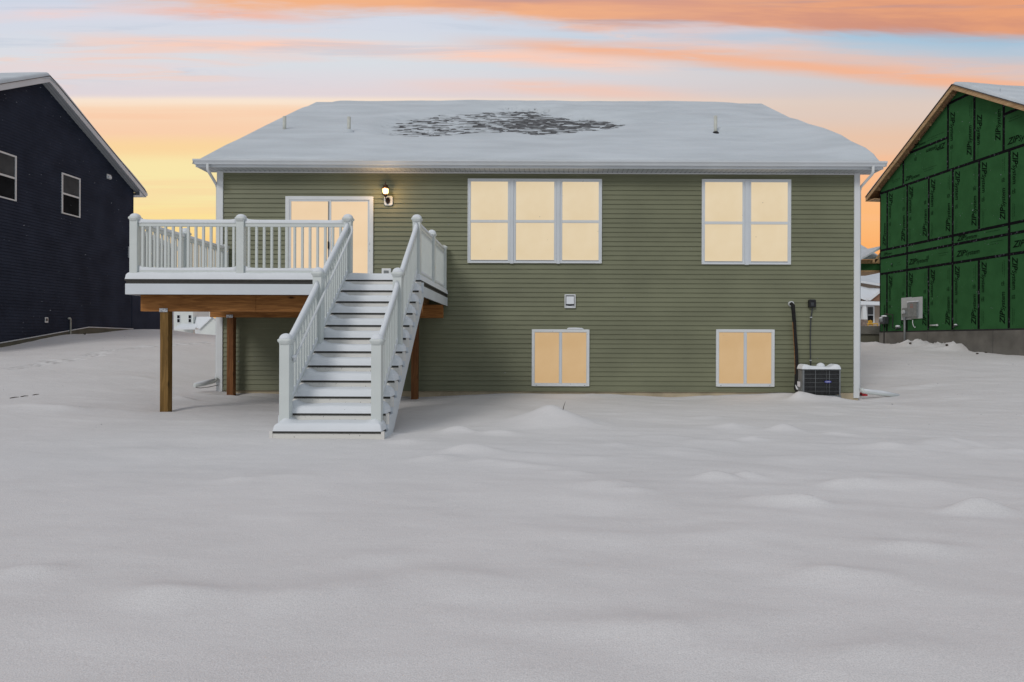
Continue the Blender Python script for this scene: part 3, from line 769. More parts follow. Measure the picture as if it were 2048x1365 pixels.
SZ = np.where(ue < 1, z0e + (SZ - z0e) * np.sqrt(1 - (1 - ue) ** 2), SZ); SZ[:, 0] = H + 3.862; SZ[0, :] = dome_r[0, :] - 0.02; SZ[-1, :] = dome_r[-1, :] - 0.02
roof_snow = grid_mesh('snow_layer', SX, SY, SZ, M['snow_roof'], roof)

for px, yt, yb2 in ((569, 234, 260), (698, 235, 265), (1431, 233, 267)):
    x, y = roofpt(px, yb2, 0.11); zb = roofz(y); ztop = H + unroll(px, yt)[1] * y / F
    o = MB().tube([(x, y, zb - 0.05), (x, y, ztop)], 0.044, 14).build('vent_pipe', M['pipe'], roof)
    if px != 569:
        MB().lathe((x, y - 0.01, zb), [(0.13, -0.02), (0.125, 0.05), (0.07, 0.13), (0.05, 0.14)] if px > 1000 else [(0.10, -0.02), (0.09, 0.06), (0.055, 0.11)], 14).build('pipe_boot', M['lead'], roof)
    if px == 698:
        MB().blob((x + 0.02, y - 0.10, zb + 0.05), 0.14, 14, 6, (1.1, 0.8, 0.75)).build('snow_mound', M['snow_roof'], roof)

# windows
def frame_rect(b, x0, x1, z0, z1, w, y0, y1, wb=None, wt=None):
    wb = w if wb is None else wb; wt = w if wt is None else wt
    b.box(x0, x0 + w, y0, y1, z0, z1); b.box(x1 - w, x1, y0, y1, z0, z1)
    b.box(x0 + w, x1 - w, y0, y1, z0, z0 + wb); b.box(x0 + w, x1 - w, y0, y1, z1 - wt, z1)
def px_rect(x0, x1, y0, y1):
    ym = (y0 + y1) / 2; xm = (x0 + x1) / 2
    return wx(x0, ym), wx(x1, ym), wz(y1, xm), wz(y0, xm)
def dh_window(name, ox0, ox1, oy0, oy1, units, meet, lbl):
    """group of double hung windows: outer rect and the x-range of every unit, in photo pixels"""
    X0, X1, Z0, Z1 = px_rect(ox0, ox1, oy0, oy1)
    b = MB(); frame_rect(b, X0, X1, Z0, Z1, 0.018, YW - 0.040, YW)
    w = b.build('window', M['white'], house, 0.003, lbl)
    zm = wz(meet, (ox0 + ox1) / 2)
    for i, (a, c) in enumerate(units):
        xa = wx(a) if i else X0 + 0.0185; xc = wx(c) if i < len(units) - 1 else X1 - 0.0185
        b = MB(); frame_rect(b, xa, xc, Z0 + 0.018, Z1 - 0.018, 0.042, YW - 0.034, YW, 0.030, 0.038)
        b.build('frame', M['trim'], w, 0.003)
        # top sash (outer), bottom sash set back
        b = MB(); frame_rect(b, xa + 0.042, xc - 0.042, zm - 0.028, Z1 - 0.056, 0.010, YW - 0.028, YW - 0.004, 0.056, 0.006)
        b.build('sash', M['white'], w, 0.002)
        b = MB(); frame_rect(b, xa + 0.042, xc - 0.042, Z0 + 0.048, zm - 0.029, 0.010, YW - 0.024, YW - 0.004, 0.022, 0.004)
        b.build('sash', M['trim'], w, 0.002)
        MB().box(xa + 0.046, xc - 0.046, YW - 0.0135, YW - 0.0145 + 0.002, Z0 + 0.05, Z1 - 0.05).build('pane', M['pane_up'], w)
        MB().box(xa + 0.050, xc - 0.050, YW - 0.0265, YW - 0.0242, Z0 + 0.050, Z0 + 0.060).build('sill_gap', M['dark_steel'], w)
    for i in range(len(units) - 1):
        MB().box(wx(units[i][1]) + 0.001, wx(units[i + 1][0]) - 0.001, YW - 0.050, YW, Z0 - 0.012, Z1 - 0.019).build('mullion', M['trim'], w, 0.003)
    return w
dh_window('window', 935.5, 1203.5, 359.3, 527.5, [(938, 1019.5), (1026.5, 1112), (1119, 1201.5)], 444, 'triple double-hung window left of the other upper window')
dh_window('window', 1403, 1581, 360.3, 530, [(1405, 1488), (1496, 1579)], 447, 'pair of double-hung windows near the right corner')
def basement(ox0, ox1, oy0, oy1, lbl):
    X0, X1, Z0, Z1 = px_rect(ox0, ox1, oy0, oy1)
    b = MB(); frame_rect(b, X0, X1, Z0, Z1, 0.058, YW - 0.042, YW)
    w = b.build('window', M['white'], house, 0.004, lbl)
    xm = (X0 + X1) / 2
    MB().box(xm - 0.024, xm + 0.024, YW - 0.034, YW, Z0 + 0.059, Z1 - 0.059).build('mullion', M['trim'], w, 0.003)
    for a, c, dpt in ((X0 + 0.058, xm - 0.025, 0.0), (xm + 0.025, X1 - 0.058, -0.004)):
        b = MB(); frame_rect(b, a + 0.001, c - 0.001, Z0 + 0.059, Z1 - 0.059, 0.008, YW - 0.028, YW - 0.003)
        b.build('sash', M['trim'], w)
        MB().box(a + 0.005, c - 0.005, YW - 0.016, YW - 0.0135, Z0 + 0.062, Z1 - 0.062).build('pane', M['pane_low'], w)
    for xx in (X0 + 0.09, X1 - 0.12):
        MB().box(xx, xx + 0.03, YW - 0.0435, YW - 0.0415, Z0 + 0.014, Z0 + 0.022).build('weep_hole', M['dark_steel'], w)
    return w
bw1 = basement(1063.5, 1178.5, 660, 773, 'two-pane basement window below the wall vent')
basement(1431.5, 1548, 660, 774, 'two-pane basement window left of the air conditioner')
# little drift of snow on top of the first basement window
_, _, _, z1 = px_rect(1063.5, 1178.5, 660, 773)
xa, xb = wx(1134, 660), wx(1167, 660)
MB().tube([(xa, YW - 0.035, z1 + 0.014), (xa + 0.04, YW - 0.035, z1 + 0.020), ((xa + xb) / 2, YW - 0.035, z1 + 0.021), (xb - 0.04, YW - 0.035, z1 + 0.018), (xb, YW - 0.035, z1 + 0.008)], [0.012, 0.022, 0.023, 0.02, 0.008], 8).build('snow_ledge', M['snow'], bw1)

# patio door
X0, X1, _, Z1 = px_rect(571.8, 747, 394.5, 552)
Z0 = H + 1.02
b = MB()
b.box(X0, X0 + 0.085, YW - 0.045, YW, Z0, Z1).box(X1 - 0.085, X1, YW - 0.045, YW, Z0, Z1).box(X0 + 0.085, X1 - 0.085, YW - 0.045, YW, Z1 - 0.075, Z1)
door = b.build('patio_door', M['white'], house, 0.004)
xm = wx(660.5, 470)
for a, c, dp, nm in ((X0 + 0.086, xm + 0.03, -0.006, 'door_panel'), (xm - 0.040, X1 - 0.086, 0.006, 'door_panel')):
    b = MB(); frame_rect(b, a, c, Z0 + 0.03, Z1 - 0.076, 0.038, YW - 0.028 + dp, YW - 0.012 + dp, 0.09, 0.034)
    b.build(nm, M['trim'], door, 0.002)
MB().box(X0 + 0.12, X1 - 0.12, YW - 0.0125, YW - 0.0105, Z0 + 0.1, Z1 - 0.10).build('pane', M['pane_door'], door)
MB().box(xm - 0.040 - 0.002, xm - 0.022, YW - 0.030, YW - 0.0225, Z0 + 0.05, Z1 - 0.09).build('screen_edge', M['steel'], door)
hx, hz = XZ(658, 490, YW)
MB().box(hx - 0.014, hx + 0.014, YW - 0.065, YW - 0.034, hz - 0.10, hz + 0.06).build('handle', M['black'], door, 0.006)
hx, hz = XZ(739.5, 493, YW)
for z_ in (hz - 0.13, hz + 0.03): MB().box(hx - 0.008, hx + 0.008, YW - 0.060, YW - 0.022, z_, z_ + 0.04).build('latch', M['trim'], door, 0.003)

# downspouts (parts of the house)
def downspout(xt, xs, yb_, side):
    w = 0.034
    yg = YE - 0.06; yw = YW + 0.10
    pth = [(xt, yg, H + 3.79), (xt, yg, H + 3.66), (xt - side * 0.02, yg + 0.03, H + 3.60), (xs + side * 0.02, yw, H + 3.44), (xs, yw, H + 3.36), (xs, yw, yb_ + 0.10), (xs + side * 0.03, yw - 0.02, yb_ + 0.02)]
    return MB().tube(pth, 0.036, 4).build('downspout', M['white'], house)
downspout(-7.075, -7.06 - 0.045, 0.42, -1)
downspout(7.22, 7.13 + 0.045, 0.22, 1)
# ground extensions
def ext(pts, r=0.042, snow=True):
    b = MB().tube(pts, r, 8).build('downspout_extension', M['vinyl'], house)
    if snow:
        q = [(p[0], p[1], p[2] + r * 0.75) for p in pts[1:]]
        MB().tube(q, [0.03] + [0.045] * (len(q) - 2) + [0.025], 8).build('snow_cap', M['snow'], b)
    return b
pL = [tuple(P(434, 757, 14.76)), tuple(P(430, 763, 14.72)), tuple(P(408, 769, 14.5)), tuple(P(389, 772, 14.3))]
ext(pL)
MB().tube([tuple(P(437, 771, 14.65)), tuple(P(418, 775, 14.5)), tuple(P(400, 777, 14.3)), tuple(P(392, 776, 14.2))], 0.007, 6).build('ground_wire', M['black'], house)
zr1 = gz(7.4, 14.6)
pR = [tuple(P(1722, 778, 14.74)), tuple(P(1726, 784, 14.72)), tuple(P(1740, 786.5, 14.85)), tuple(P(1765, 789, 15.0)), tuple(P(1797, 794, 15.15))]
ext(pR)

# ------------------------------------------------------------------ things fixed to the green house
def wallthing(name, label, cat, px, py): 
    x, z = XZ(px, py, YW); return thing(name, label, cat, (x, YW - 0.015, z)), x, z
# lantern
lamp, lx, lz = wallthing('wall_lamp', 'lit bronze wall lantern on a white mounting block beside the patio door', 'lamp', 776, 403)
b = MB(); bx0, bx1 = wx(768), wx(785); bz0, bz1 = wz(412.5, 776), wz(393.5, 776)
c_ = 0.03
b.prism_y([(bx0 + c_, bz0), (bx1 - c_, bz0), (bx1, bz0 + c_), (bx1, bz1 - c_), (bx1 - c_, bz1), (bx0 + c_, bz1), (bx0, bz1 - c_), (bx0, bz0 + c_)], YW - 0.04, YW - 0.002)
b.build('mounting_block', M['white'], lamp, 0.004)
lxm = wx(776.5, 403)
zc = wz(403, 776)
b = MB(); pr = []
for k in range(20):
    t = 2 * math.pi * k / 20; rr_ = 1.0 if math.sin(t) > -0.7 else 1.12
    pr.append((lxm + 0.052 * math.cos(t) * rr_ ** -1, zc + 0.068 * math.sin(t) * rr_))
b.prism_y(pr, YW - 0.055, YW - 0.041); b.build('back_plate', M['brown'], lamp, 0.004)
lxl = wx(774.6, 388); yl = YW - 0.17
zg0, zg1 = wz(393.5, 775), wz(382, 775)
MB().tube([(lxm, YW - 0.055, zc + 0.01), (lxm, YW - 0.12, zc - 0.01), (lxl, yl, zc + 0.02), (lxl, yl, zg0 - 0.03)], 0.011, 8).build('bracket', M['brown'], lamp)
MB().lathe((lxl, yl, zg0), [(0.012, -0.055), (0.03, -0.04), (0.045, -0.02), (0.062, 0.0), (0.055, 0.008)], 12).build('lamp_base', M['brown'], lamp)
MB().lathe((lxl, yl, zg0), [(0.040, 0.009), (0.060, 0.05), (0.064, 0.10), (0.060, zg1 - zg0 - 0.002)], 12).build('lamp_glass', M['lampglass'], lamp)
MB().lathe((lxl, yl, zg1), [(0.085, -0.004), (0.088, 0.008), (0.065, 0.03), (0.050, 0.07), (0.022, 0.095), (0.010, 0.105), (0.006, 0.12), (0.010, 0.13), (0.004, 0.165)], 12).build('lamp_cap', M['brown'], lamp)
b = MB()
for k in range(6):
    t = math.pi * k / 3; x_, y_ = lxl + 0.066 * math.cos(t), yl + 0.066 * math.sin(t)
    b.tube([(x_, y_, zg0), (x_, y_, zg1)], 0.0035, 5)
b.build('cage', M['brown'], lamp)
pl = bpy.data.lights.new('lantern_light', 'POINT'); pl.energy = 9.0; pl.color = (1.0, 0.60, 0.26); pl.shadow_soft_size = 0.05
po = bpy.data.objects.new('lantern_light', pl); COL.objects.link(po); place(po, Vector((lxl, yl - 0.02, (zg0 + zg1) / 2)), lamp)
po.location = Vector((lxl, yl - 0.13, (zg0 + zg1) / 2)) - WL[lamp.name]

# dryer vent
v_, vx_, vz_ = wallthing('wall_vent', 'small white louvred vent in the green siding above a basement window', 'vent', 1140, 603)
X0, X1, Z0, Z1 = px_rect(1129, 1151, 590, 617)
b = MB(); frame_rect(b, X0, X1, Z0, Z1, 0.024, YW - 0.05, YW - 0.002); b.build('frame', M['white'], v_, 0.004)
MB().box(X0 + 0.025, X1 - 0.025, YW - 0.02, YW - 0.004, Z0 + 0.025, Z1 - 0.025).build('duct', M['dark_steel'], v_)
MB().prism_x([(YW - 0.055, Z1 - 0.045), (YW - 0.075, Z0 + 0.085), (YW - 0.070, Z0 + 0.083), (YW - 0.048, Z1 - 0.045)], X0 + 0.037, X1 - 0.037).build('flap', M['snow'], v_)
MB().tube([(X0 + 0.03, YW - 0.035, Z0 + 0.038), ((X0 + X1) / 2, YW - 0.035, Z0 + 0.028), (X1 - 0.03, YW - 0.035, Z0 + 0.04)], 0.013, 8).build('snow_ledge', M['snow'], v_)

# outlet box by the deck
ob_, _, _ = wallthing('outlet_box', 'small white weatherproof outlet box low on the wall behind the top of the stairs', 'outlet', 773, 546)
X0, X1, Z0, Z1 = px_rect(764, 783, 538, 560)
MB().box(X0, X1, YW - 0.05, YW - 0.002, Z0, Z1).build('box', M['white'], ob_, 0.012)
MB().box(X0 + 0.05, X1 - 0.05, YW - 0.056, YW - 0.049, Z0 + 0.05, Z1 - 0.05).build('cover', M['meter'], ob_, 0.004)

# air conditioner
ac = thing('air_conditioner', 'grey and black outdoor air conditioner capped with snow by the right house corner', 'air conditioner', (6.45, 14.2, 0.1))
YA = 13.98; sA = F / YA
ax0 = XZ(1606, 760, YA)[0]; ax1 = XZ(1681.5, 760, YA)[0]
az1 = XZ(1645, 741, YA)[1]; az0 = XZ(1645, 792, YA)[1]
ya1 = YA + 0.27
fx0 = ax0 + 0.0
MB().box(ax0 + 0.02, ax1 - 0.02, YA + 0.02, ya1 - 0.02, az0 + 0.02, az1 - 0.004).build('coil', M['black'], ac)
MB().box(ax0 - 0.012, ax0 + 0.019, YA + 0.03, ya1 - 0.03, az0 + 0.06, az1 - 0.008).build('service_panel', M['steel'], ac, 0.008)
b = MB()
for x_ in (ax0, ax1 - 0.03):
    for y_ in (YA, ya1 - 0.03): MB().box(x_, x_ + 0.03, y_, y_ + 0.03, az0, az1).build('corner_post', M['steel'], ac, 0.004)
MB().box(ax0 - 0.01, ax1 + 0.01, YA - 0.01, ya1 + 0.01, az1 - 0.003, az1 + 0.022).build('top_panel', M['steel'], ac, 0.006)
MB().box(ax0 - 0.01, ax1 + 0.01, YA - 0.01, ya1 + 0.01, az0 - 0.05, az0 + 0.001).build('base_pan', M['steel'], ac, 0.004)
b = MB(); nz = 6
for k in range(1, nz):
    z_ = az0 + (az1 - az0) * k / nz; b.tube([(ax0 + 0.03, YA + 0.005, z_), (ax1 - 0.03, YA + 0.005, z_)], 0.0028, 5)
for k in range(1, 28):
    x_ = ax0 + 0.03 + (ax1 - ax0 - 0.06) * k / 28; b.tube([(x_, YA + 0.010, az0), (x_, YA + 0.010, az1)], 0.0028 if k in (9, 18) else 0.0009, 4)
b.tube([(ax0 + 0.26, YA + 0.003, az0), (ax0 + 0.26, YA + 0.003, az1)], 0.005, 5); b.tube([(ax0 + 0.55, YA + 0.003, az0), (ax0 + 0.55, YA + 0.003, az1)], 0.005, 5)
b.build('wire_grille', M['steel'], ac)
MB().box(ax0 - 0.018, ax0 - 0.0125, YA + 0.12, YA + 0.26, az0 + 0.17, az0 + 0.28).build('rating_plate', M['badge_white'], ac)
bcx, bcz = XZ(1655.5, 764.5, YA)
MB().prism_y([(bcx + 0.072 * math.cos(t) , bcz + 0.027 * math.sin(t)) for t in [2 * math.pi * k / 24 for k in range(24)]], YA - 0.012, YA - 0.002).build('badge', M['blue'], ac)

def text_geo(txt, size, shear=0.0, offset=0.0, sp_=1.0):
    cu = bpy.data.curves.new('t', 'FONT'); cu.body = txt; cu.size = size; cu.shear = shear; cu.offset = offset; cu.space_character = sp_
    cu.resolution_u = 2; cu.fill_mode = 'FRONT'
    o = bpy.data.objects.new('t', cu); COL.objects.link(o)
    bpy.context.view_layer.update()
    dg = bpy.context.evaluated_depsgraph_get()
    me = bpy.data.meshes.new_from_object(o.evaluated_get(dg))
    vs = [(v.co.x, v.co.y) for v in me.vertices]; fs = [tuple(p.vertices) for p in me.polygons]
    bpy.data.objects.remove(o); bpy.data.curves.remove(cu); bpy.data.meshes.remove(me)
    return vs, fs
tv, tf = text_geo('Carrier', 0.036, 0.15, 0.0006)
wd = max(v[0] for v in tv)
MB().add([(bcx - wd / 2 + a, YA - 0.0135, bcz - 0.010 + c) for a, c in tv], tf).build('lettering', M['badge_white'], ac)
# snow cap on the unit
ux = axis([(ax0 - 0.025, ax1 + 0.01, 0.02)]); uy = axis([(YA - 0.02, ya1 + 0.02, 0.02)])
UX, UY = np.meshgrid(ux, uy, indexing='ij')
u1 = (UX - UX.min()) / (UX.max() - UX.min()); v1 = (UY - UY.min()) / (UY.max() - UY.min())
env = np.clip(np.minimum(np.minimum(u1, 1 - u1) / 0.07, np.minimum(v1, 1 - v1) / 0.10), 0, 1); env = np.sqrt(1 - (1 - env) ** 2)
hh = 0.058 + 0.045 * np.exp(-((u1 - 0.10) / 0.12) ** 2) + 0.05 * np.exp(-((u1 - 0.88) / 0.11) ** 2) - 0.02 * np.exp(-((u1 - 0.68) / 0.12) ** 2) + 0.01 * fbm(UX * 6, UY * 6, 91, 2)
grid_mesh('snow_cap', UX, UY, az1 + 0.018 + hh * env, M['snow'], ac)
xk, zk = XZ(1639.5, 735, YA + 0.2)
MB().blob((xk, YA + 0.16, az1 + 0.075), 0.075, 16, 10, (1.15, 1, 0.95)).build('snow_mound', M['snow'], ac)

# refrigerant line
rl = thing('refrigerant_line', 'thick black insulated hose drooping from a white wall sleeve to the air conditioner', 'hose', tuple(P(1595, 780, 14.6)))
cxs, czs = XZ(1580.5, 609, YW)
MB().lathe((0, 0, 0), [(0.055, 0), (0.06, 0.02), (0.055, 0.06), (0.03, 0.065)], 16).v
b = MB(); 
pr = [(cxs + 0.058 * math.cos(2 * math.pi * k / 20), czs + 0.058 * math.sin(2 * math.pi * k / 20)) for k in range(20)]
b.prism_y(pr, YW - 0.085, YW - 0.002); b.build('wall_sleeve', M['white'], rl, 0.01)
path = [P(1581, 609, 14.72), P(1583, 608, 14.66), P(1586, 612, 14.60), P(1587, 626, 14.62), P(1588.5, 645, 14.70), P(1590, 672, 14.72), P(1592, 700, 14.70), P(1593, 725, 14.68), P(1593.5, 750, 14.62), P(1592.5, 768, 14.50), P(1592, 778, 14.40), P(1595, 784, 14.32), P(1600, 784, 14.28), P(1605, 780, 14.25)]
MB().tube([tuple(p) for p in path], [0.028, 0.036, 0.042, 0.040, 0.038, 0.038, 0.041, 0.039, 0.043, 0.040, 0.044, 0.044, 0.038, 0.034], 10).build('insulated_hose', M['hose'], rl)
MB().tube([tuple(p + Vector((-0.040, -0.012, 0.0))) for p in path[4:9]], 0.006, 6).build('copper_wire', M['beamwood'], rl)
MB().tube([tuple(P(1591, 771, 14.34)), tuple(P(1594, 778, 14.30)), tuple(P(1600, 781, 14.24)), tuple(P(1605, 780, 14.2))], [0.008, 0.022, 0.026, 0.01], 8).build('snow_cap', M['snow'], rl)

db = thing('disconnect_box', 'small black electrical disconnect box with a grey conduit dropping to the air conditioner', 'electrical box', tuple(P(1622, 608, YW)))
X0, X1, Z0, Z1 = px_rect(1615.5, 1629, 601, 616)
MB().box(X0, X1, YW - 0.09, YW - 0.002, Z0, Z1).build('box', M['black'], db, 0.008)
MB().box(X0 + 0.03, X1 - 0.05, YW - 0.098, YW - 0.089, Z0 + 0.03, Z1 - 0.06).build('cover', M['dark_steel'], db, 0.004)
MB().box(X0 + 0.02, X1 - 0.02, YW - 0.085, YW - 0.01, Z1 - 0.002, Z1 + 0.008).build('hood', M['dark_steel'], db)
cpth = [P(1625, 617, 14.76), P(1623, 628, 14.76), P(1621.5, 640, 14.765), P(1620.5, 670, 14.77), P(1620.5, 700, 14.77), P(1621, 722, 14.77), P(1621.5, 734, 14.74)]
MB().tube([tuple(p) for p in cpth], 0.014, 8).build('conduit', M['dark_steel'], db)
for q in (P(1622, 635.5, 14.75), P(1620.8, 721.5, 14.755)):
    MB().box(q.x - 0.02, q.x + 0.02, q.y - 0.018, q.y + 0.02, q.z - 0.012, q.z + 0.008).build('strap', M['board_grey'], db)

# ------------------------------------------------------------------ the deck
dk = thing('deck', 'raised deck with white railings and snowy steps on treated timber posts behind the green house', 'deck', (-4.4, 13.0, 0.1))
DX0, DX1 = -6.94, -1.965
DY = F / 118.6          # front edge
DZ = H + 1.022          # deck surface
SXL, SXR = -3.21, -2.04 # stair railing lines
YP = DY + 0.10
b = MB(); y = DY
while y < YW - 0.1:
    b.box(DX0 - 0.012, DX1 + 0.012, y, min(y + 0.138, YW - 0.05), DZ - 0.028, DZ); y += 0.143
dkb = b.build('decking', M['deckboard'], dk)
MB().box(DX0 + 0.008, DX1 - 0.008, DY + 0.010, DY + 0.045, DZ - 0.076, DZ - 0.029).box(DX1 - 0.045, DX1 - 0.008, DY + 0.045, YW - 0.05, DZ - 0.076, DZ - 0.029).box(DX0 + 0.008, DX0 + 0.045, DY + 0.045, YW - 0.05, DZ - 0.076, DZ - 0.029).build('rim_board', M['deckboard'], dk)
FZ1 = DZ - 0.077; FZ0 = DZ - 0.257
fb = MB().box(DX0, DX1, DY, DY + 0.02, FZ0, FZ1).build('fascia', M['trim'], dk)
MB().box(DX1 - 0.02, DX1 + 0.002, DY + 0.021, YW - 0.05, FZ0, FZ1).build('fascia', M['trim'], dk)
MB().box(DX1 + 0.0125, -1.9065, DY + 0.0005, DY + 0.03, FZ0 - 0.04, DZ - 0.042).build('stair_cleat', M['trim'], dk)
MB().box(DX0 - 0.002, DX0 + 0.02, DY + 0.021, YW - 0.05, FZ0, FZ1).build('fascia', M['trim'], dk)
x = DX0 + 0.08
jsrc = None
while x < DX1 - 0.06:
    if jsrc is None:
        jsrc = MB().box(x, x + 0.038, DY + 0.047, YW - 0.05, FZ0 + 0.015, DZ - 0.030).build('joist', M['joistwood'], dk)
        jx = WL[jsrc.name].x
    else:
        inst(jsrc, (jx + (x - (DX0 + 0.08)), WL[jsrc.name].y, WL[jsrc.name].z), dk)
    x += 0.405
YB1 = F / 115.3
BZ1 = FZ0 + 0.012; BZ0 = BZ1 - 0.285
def beam(y0, x0, x1, splice):
    w = MB().box(x0, splice - 0.002, y0, y0 + 0.115, BZ0, BZ1).box(splice + 0.001, x1, y0 + 0.002, y0 + 0.115, BZ0, BZ1)
    return w.build('beam', M['beamwood'], dk, 0.003)
beam(YB1, -6.87, -1.99, -4.87)
beam(14.50, -7.07, -2.03, -4.9)
def dpost(x0, y0, z0, m):
    p = MB().box(x0, x0 + 0.142, y0, y0 + 0.142, z0 - 0.25, BZ0 - 0.002).build('post', m, dk, 0.006)
    MB().box(x0 - 0.006 + 0.0, x0 + 0.135, y0 - 0.012, y0 - 0.009, BZ0 - 0.012, BZ0 + 0.052).build('post_bracket', M['bracket'], p)
    return p
M['bracket'] = mat('galvanised_bracket', (0.55, 0.57, 0.60), rough=0.5, vscale=30, col2=(0.20, 0.22, 0.25), contrast=(0.40, 0.48), detail=3)
for x0, y0, m in ((-6.53, YB1 - 0.004, M['postwood']), (-2.85, YB1 - 0.004, M['postwood']), (-6.70, 14.49, M['postwood_dark']), (-2.71, 14.49, M['postwood_dark'])):
    dpost(x0, y0, gz(x0 + 0.07, y0), m)

# railing posts
def snow_dome(c, r, hgt, parent, name='snow_cap'):
    return MB().lathe(c, [(r, 0.0), (r * 0.98, hgt * 0.25), (r * 0.86, hgt * 0.55), (r * 0.62, hgt * 0.80), (r * 0.30, hgt * 0.95), (r * 0.03, hgt)], 16, 0.35).build(name, M['snow'], parent)
def rpost(x, y, z0, z1, parent, w=0.128, snow=0.05):
    h_ = w / 2
    p = MB().box(x - h_, x + h_, y - h_, y + h_, z0, z1).build('newel_post', M['vinyl'], parent, 0.004)
    MB().lathe((x, y, z1), [(h_ + 0.004, -0.06), (h_ + 0.007, -0.034), (h_ + 0.019, -0.022), (h_ + 0.023, -0.010), (h_ + 0.023, 0.008), (h_ + 0.010, 0.018), (h_ * 0.70, 0.034), (h_ * 0.25, 0.046)], 24, 1.0).build('post_cap', M['vinyl'], p)
    if snow > 0: snow_dome((x, y, z1 + 0.009), h_ + 0.018, (snow + 0.016) * R.uniform(0.9, 1.15), p)
    return p
def rail_snow(p0, p1, parent, w=0.034, hgt=0.050):
    p0 = Vector(p0); p1 = Vector(p1); d = (p1 - p0); L = d.length; d.normalize()
    side = d.cross(Vector((0, 0, 1))).normalized(); up = Vector((0, 0, 1))
    n = max(6, int(L / 0.06)); prof = [(-1, -0.15), (-0.97, 0.35), (-0.75, 0.75), (-0.3, 0.97), (0.3, 0.97), (0.75, 0.75), (0.97, 0.35), (1, -0.15)]
    vs = []; fs = []
    for i in range(n + 1):
        s_ = i / n; c = p0 + d * (L * s_)
        e = min(1, min(s_, 1 - s_) * L / 0.03 + 0.3)
        en = 1 + 0.7 * math.exp(-min(s_, 1 - s_) * L / 0.05)
        q = hgt * en * (1 + 0.22 * float(vnoise(c.x * 3 + c.y * 2.3, c.z * 2, 95))) * 1.0
        for a, bb in prof:
            vs.append(tuple(c + side * (w * a * (1 + 0.10 * float(vnoise(c.x * 5, c.y * 5 + a, 97)))) + up * (q * bb)))
    m = len(prof)
    for i in range(n):
        for k in range(m - 1):
            fs.append((i * m + k, i * m + k + 1, (i + 1) * m + k + 1, (i + 1) * m + k))
    fs.append(tuple(range(m))); fs.append(tuple(range(n * m, n * m + m)))
    return MB().add(vs, fs, True).build('rail_snow', M['snow'], parent)

TOPR = 0.975; PH = 1.045
def rail_bar(p0, p1, w, h0, h1, name, parent):
    """bar along p0-p1 (at top height), horizontal width w, from h0 to h1 below/above"""
    p0 = Vector(p0); p1 = Vector(p1); d = p1 - p0; s_ = Vector((-d.y, d.x, 0)).normalized() * (w / 2)
    vs = []
    for c in (p0, p1):
        for sg, hh_ in ((-1, h0), (1, h0), (1, h1), (-1, h1)):
            q = c + s_ * sg; vs.append((q.x, q.y, q.z + hh_))
    return MB().add(vs, [(0, 1, 2, 3), (7, 6, 5, 4), (0, 4, 5, 1), (1, 5, 6, 2), (2, 6, 7, 3), (3, 7, 4, 0)]).build(name, M['vinyl'], parent, 0.004)
bal_src = {}
def baluster(x, y, z0, z1, parent):
    key = round(z1 - z0, 3)
    if key not in bal_src:
        bal_src[key] = MB().box(x - 0.019, x + 0.019, y - 0.019, y + 0.019, z0, z1).build('baluster', M['vinyl'], parent, 0.003)
        return bal_src[key]
    return inst(bal_src[key], (x, y, z0), parent)
def railing(a, c, z0a, z0c, n, label=None, snow=True, toph=TOPR, both=True):
    """one railing panel between the posts at a and c (x, y); z0 = floor height there"""
    a3 = Vector((a[0], a[1], z0a)); c3 = Vector((c[0], c[1], z0c)); d = (c3 - a3); L = math.hypot(d.x, d.y)
    u = d / L; off = 0.066
    A = a3 + u * off; B = c3 - u * off
    r = rail_bar(A + Vector((0, 0, toph)), B + Vector((0, 0, toph)), 0.062, -0.022, 0.0, 'railing', dk)
    if label: r['label'] = label
    rail_bar(A + Vector((0, 0, toph)), B + Vector((0, 0, toph)), 0.050, -0.072, -0.0225, 'top_rail', r)
    rail_bar(A + Vector((0, 0, 0.165)), B + Vector((0, 0, 0.165)), 0.048, -0.058, 0.0, 'bottom_rail', r)
    for i in range(n):
        f = (i + 0.5 + 0.08 * 0) / n
        f = (i + 1) / (n + 1)
        q = a3 + d * f
        baluster(q.x, q.y, q.z + 0.166 - 0.004, q.z + toph - 0.070, r)
    if snow:
        rail_snow(A + Vector((0, 0, toph - 0.002)), B + Vector((0, 0, toph - 0.002)), r)
        rail_snow(A + Vector((0, 0, 0.163)), B + Vector((0, 0, 0.163)), r, 0.026, 0.045)
    return r
XLP = -6.83
zpt = DZ + PH
front_posts = [(XLP, YP), (-5.026, YP), (SXL, YP), (SXR, YP)]
for q in front_posts: rpost(q[0], q[1], DZ, zpt, dk, snow=0.055)
railing((XLP, YP), (-5.026, YP), DZ, DZ, 13, 'left half of the front railing')
railing((-5.026, YP), (SXL, YP), DZ, DZ, 13, 'right half of the front railing, ending at the stairs')
YM = 13.02; YRr = 14.66
for X in (XLP, SXR):
    rpost(X, YM, DZ, zpt, dk, snow=0.07)
    rpost(X, YRr, DZ, zpt - 0.02, dk, snow=0.0)
    railing((X, YP), (X, YM), DZ, DZ, 13)
    railing((X, YM), (X, YRr), DZ, DZ, 13)

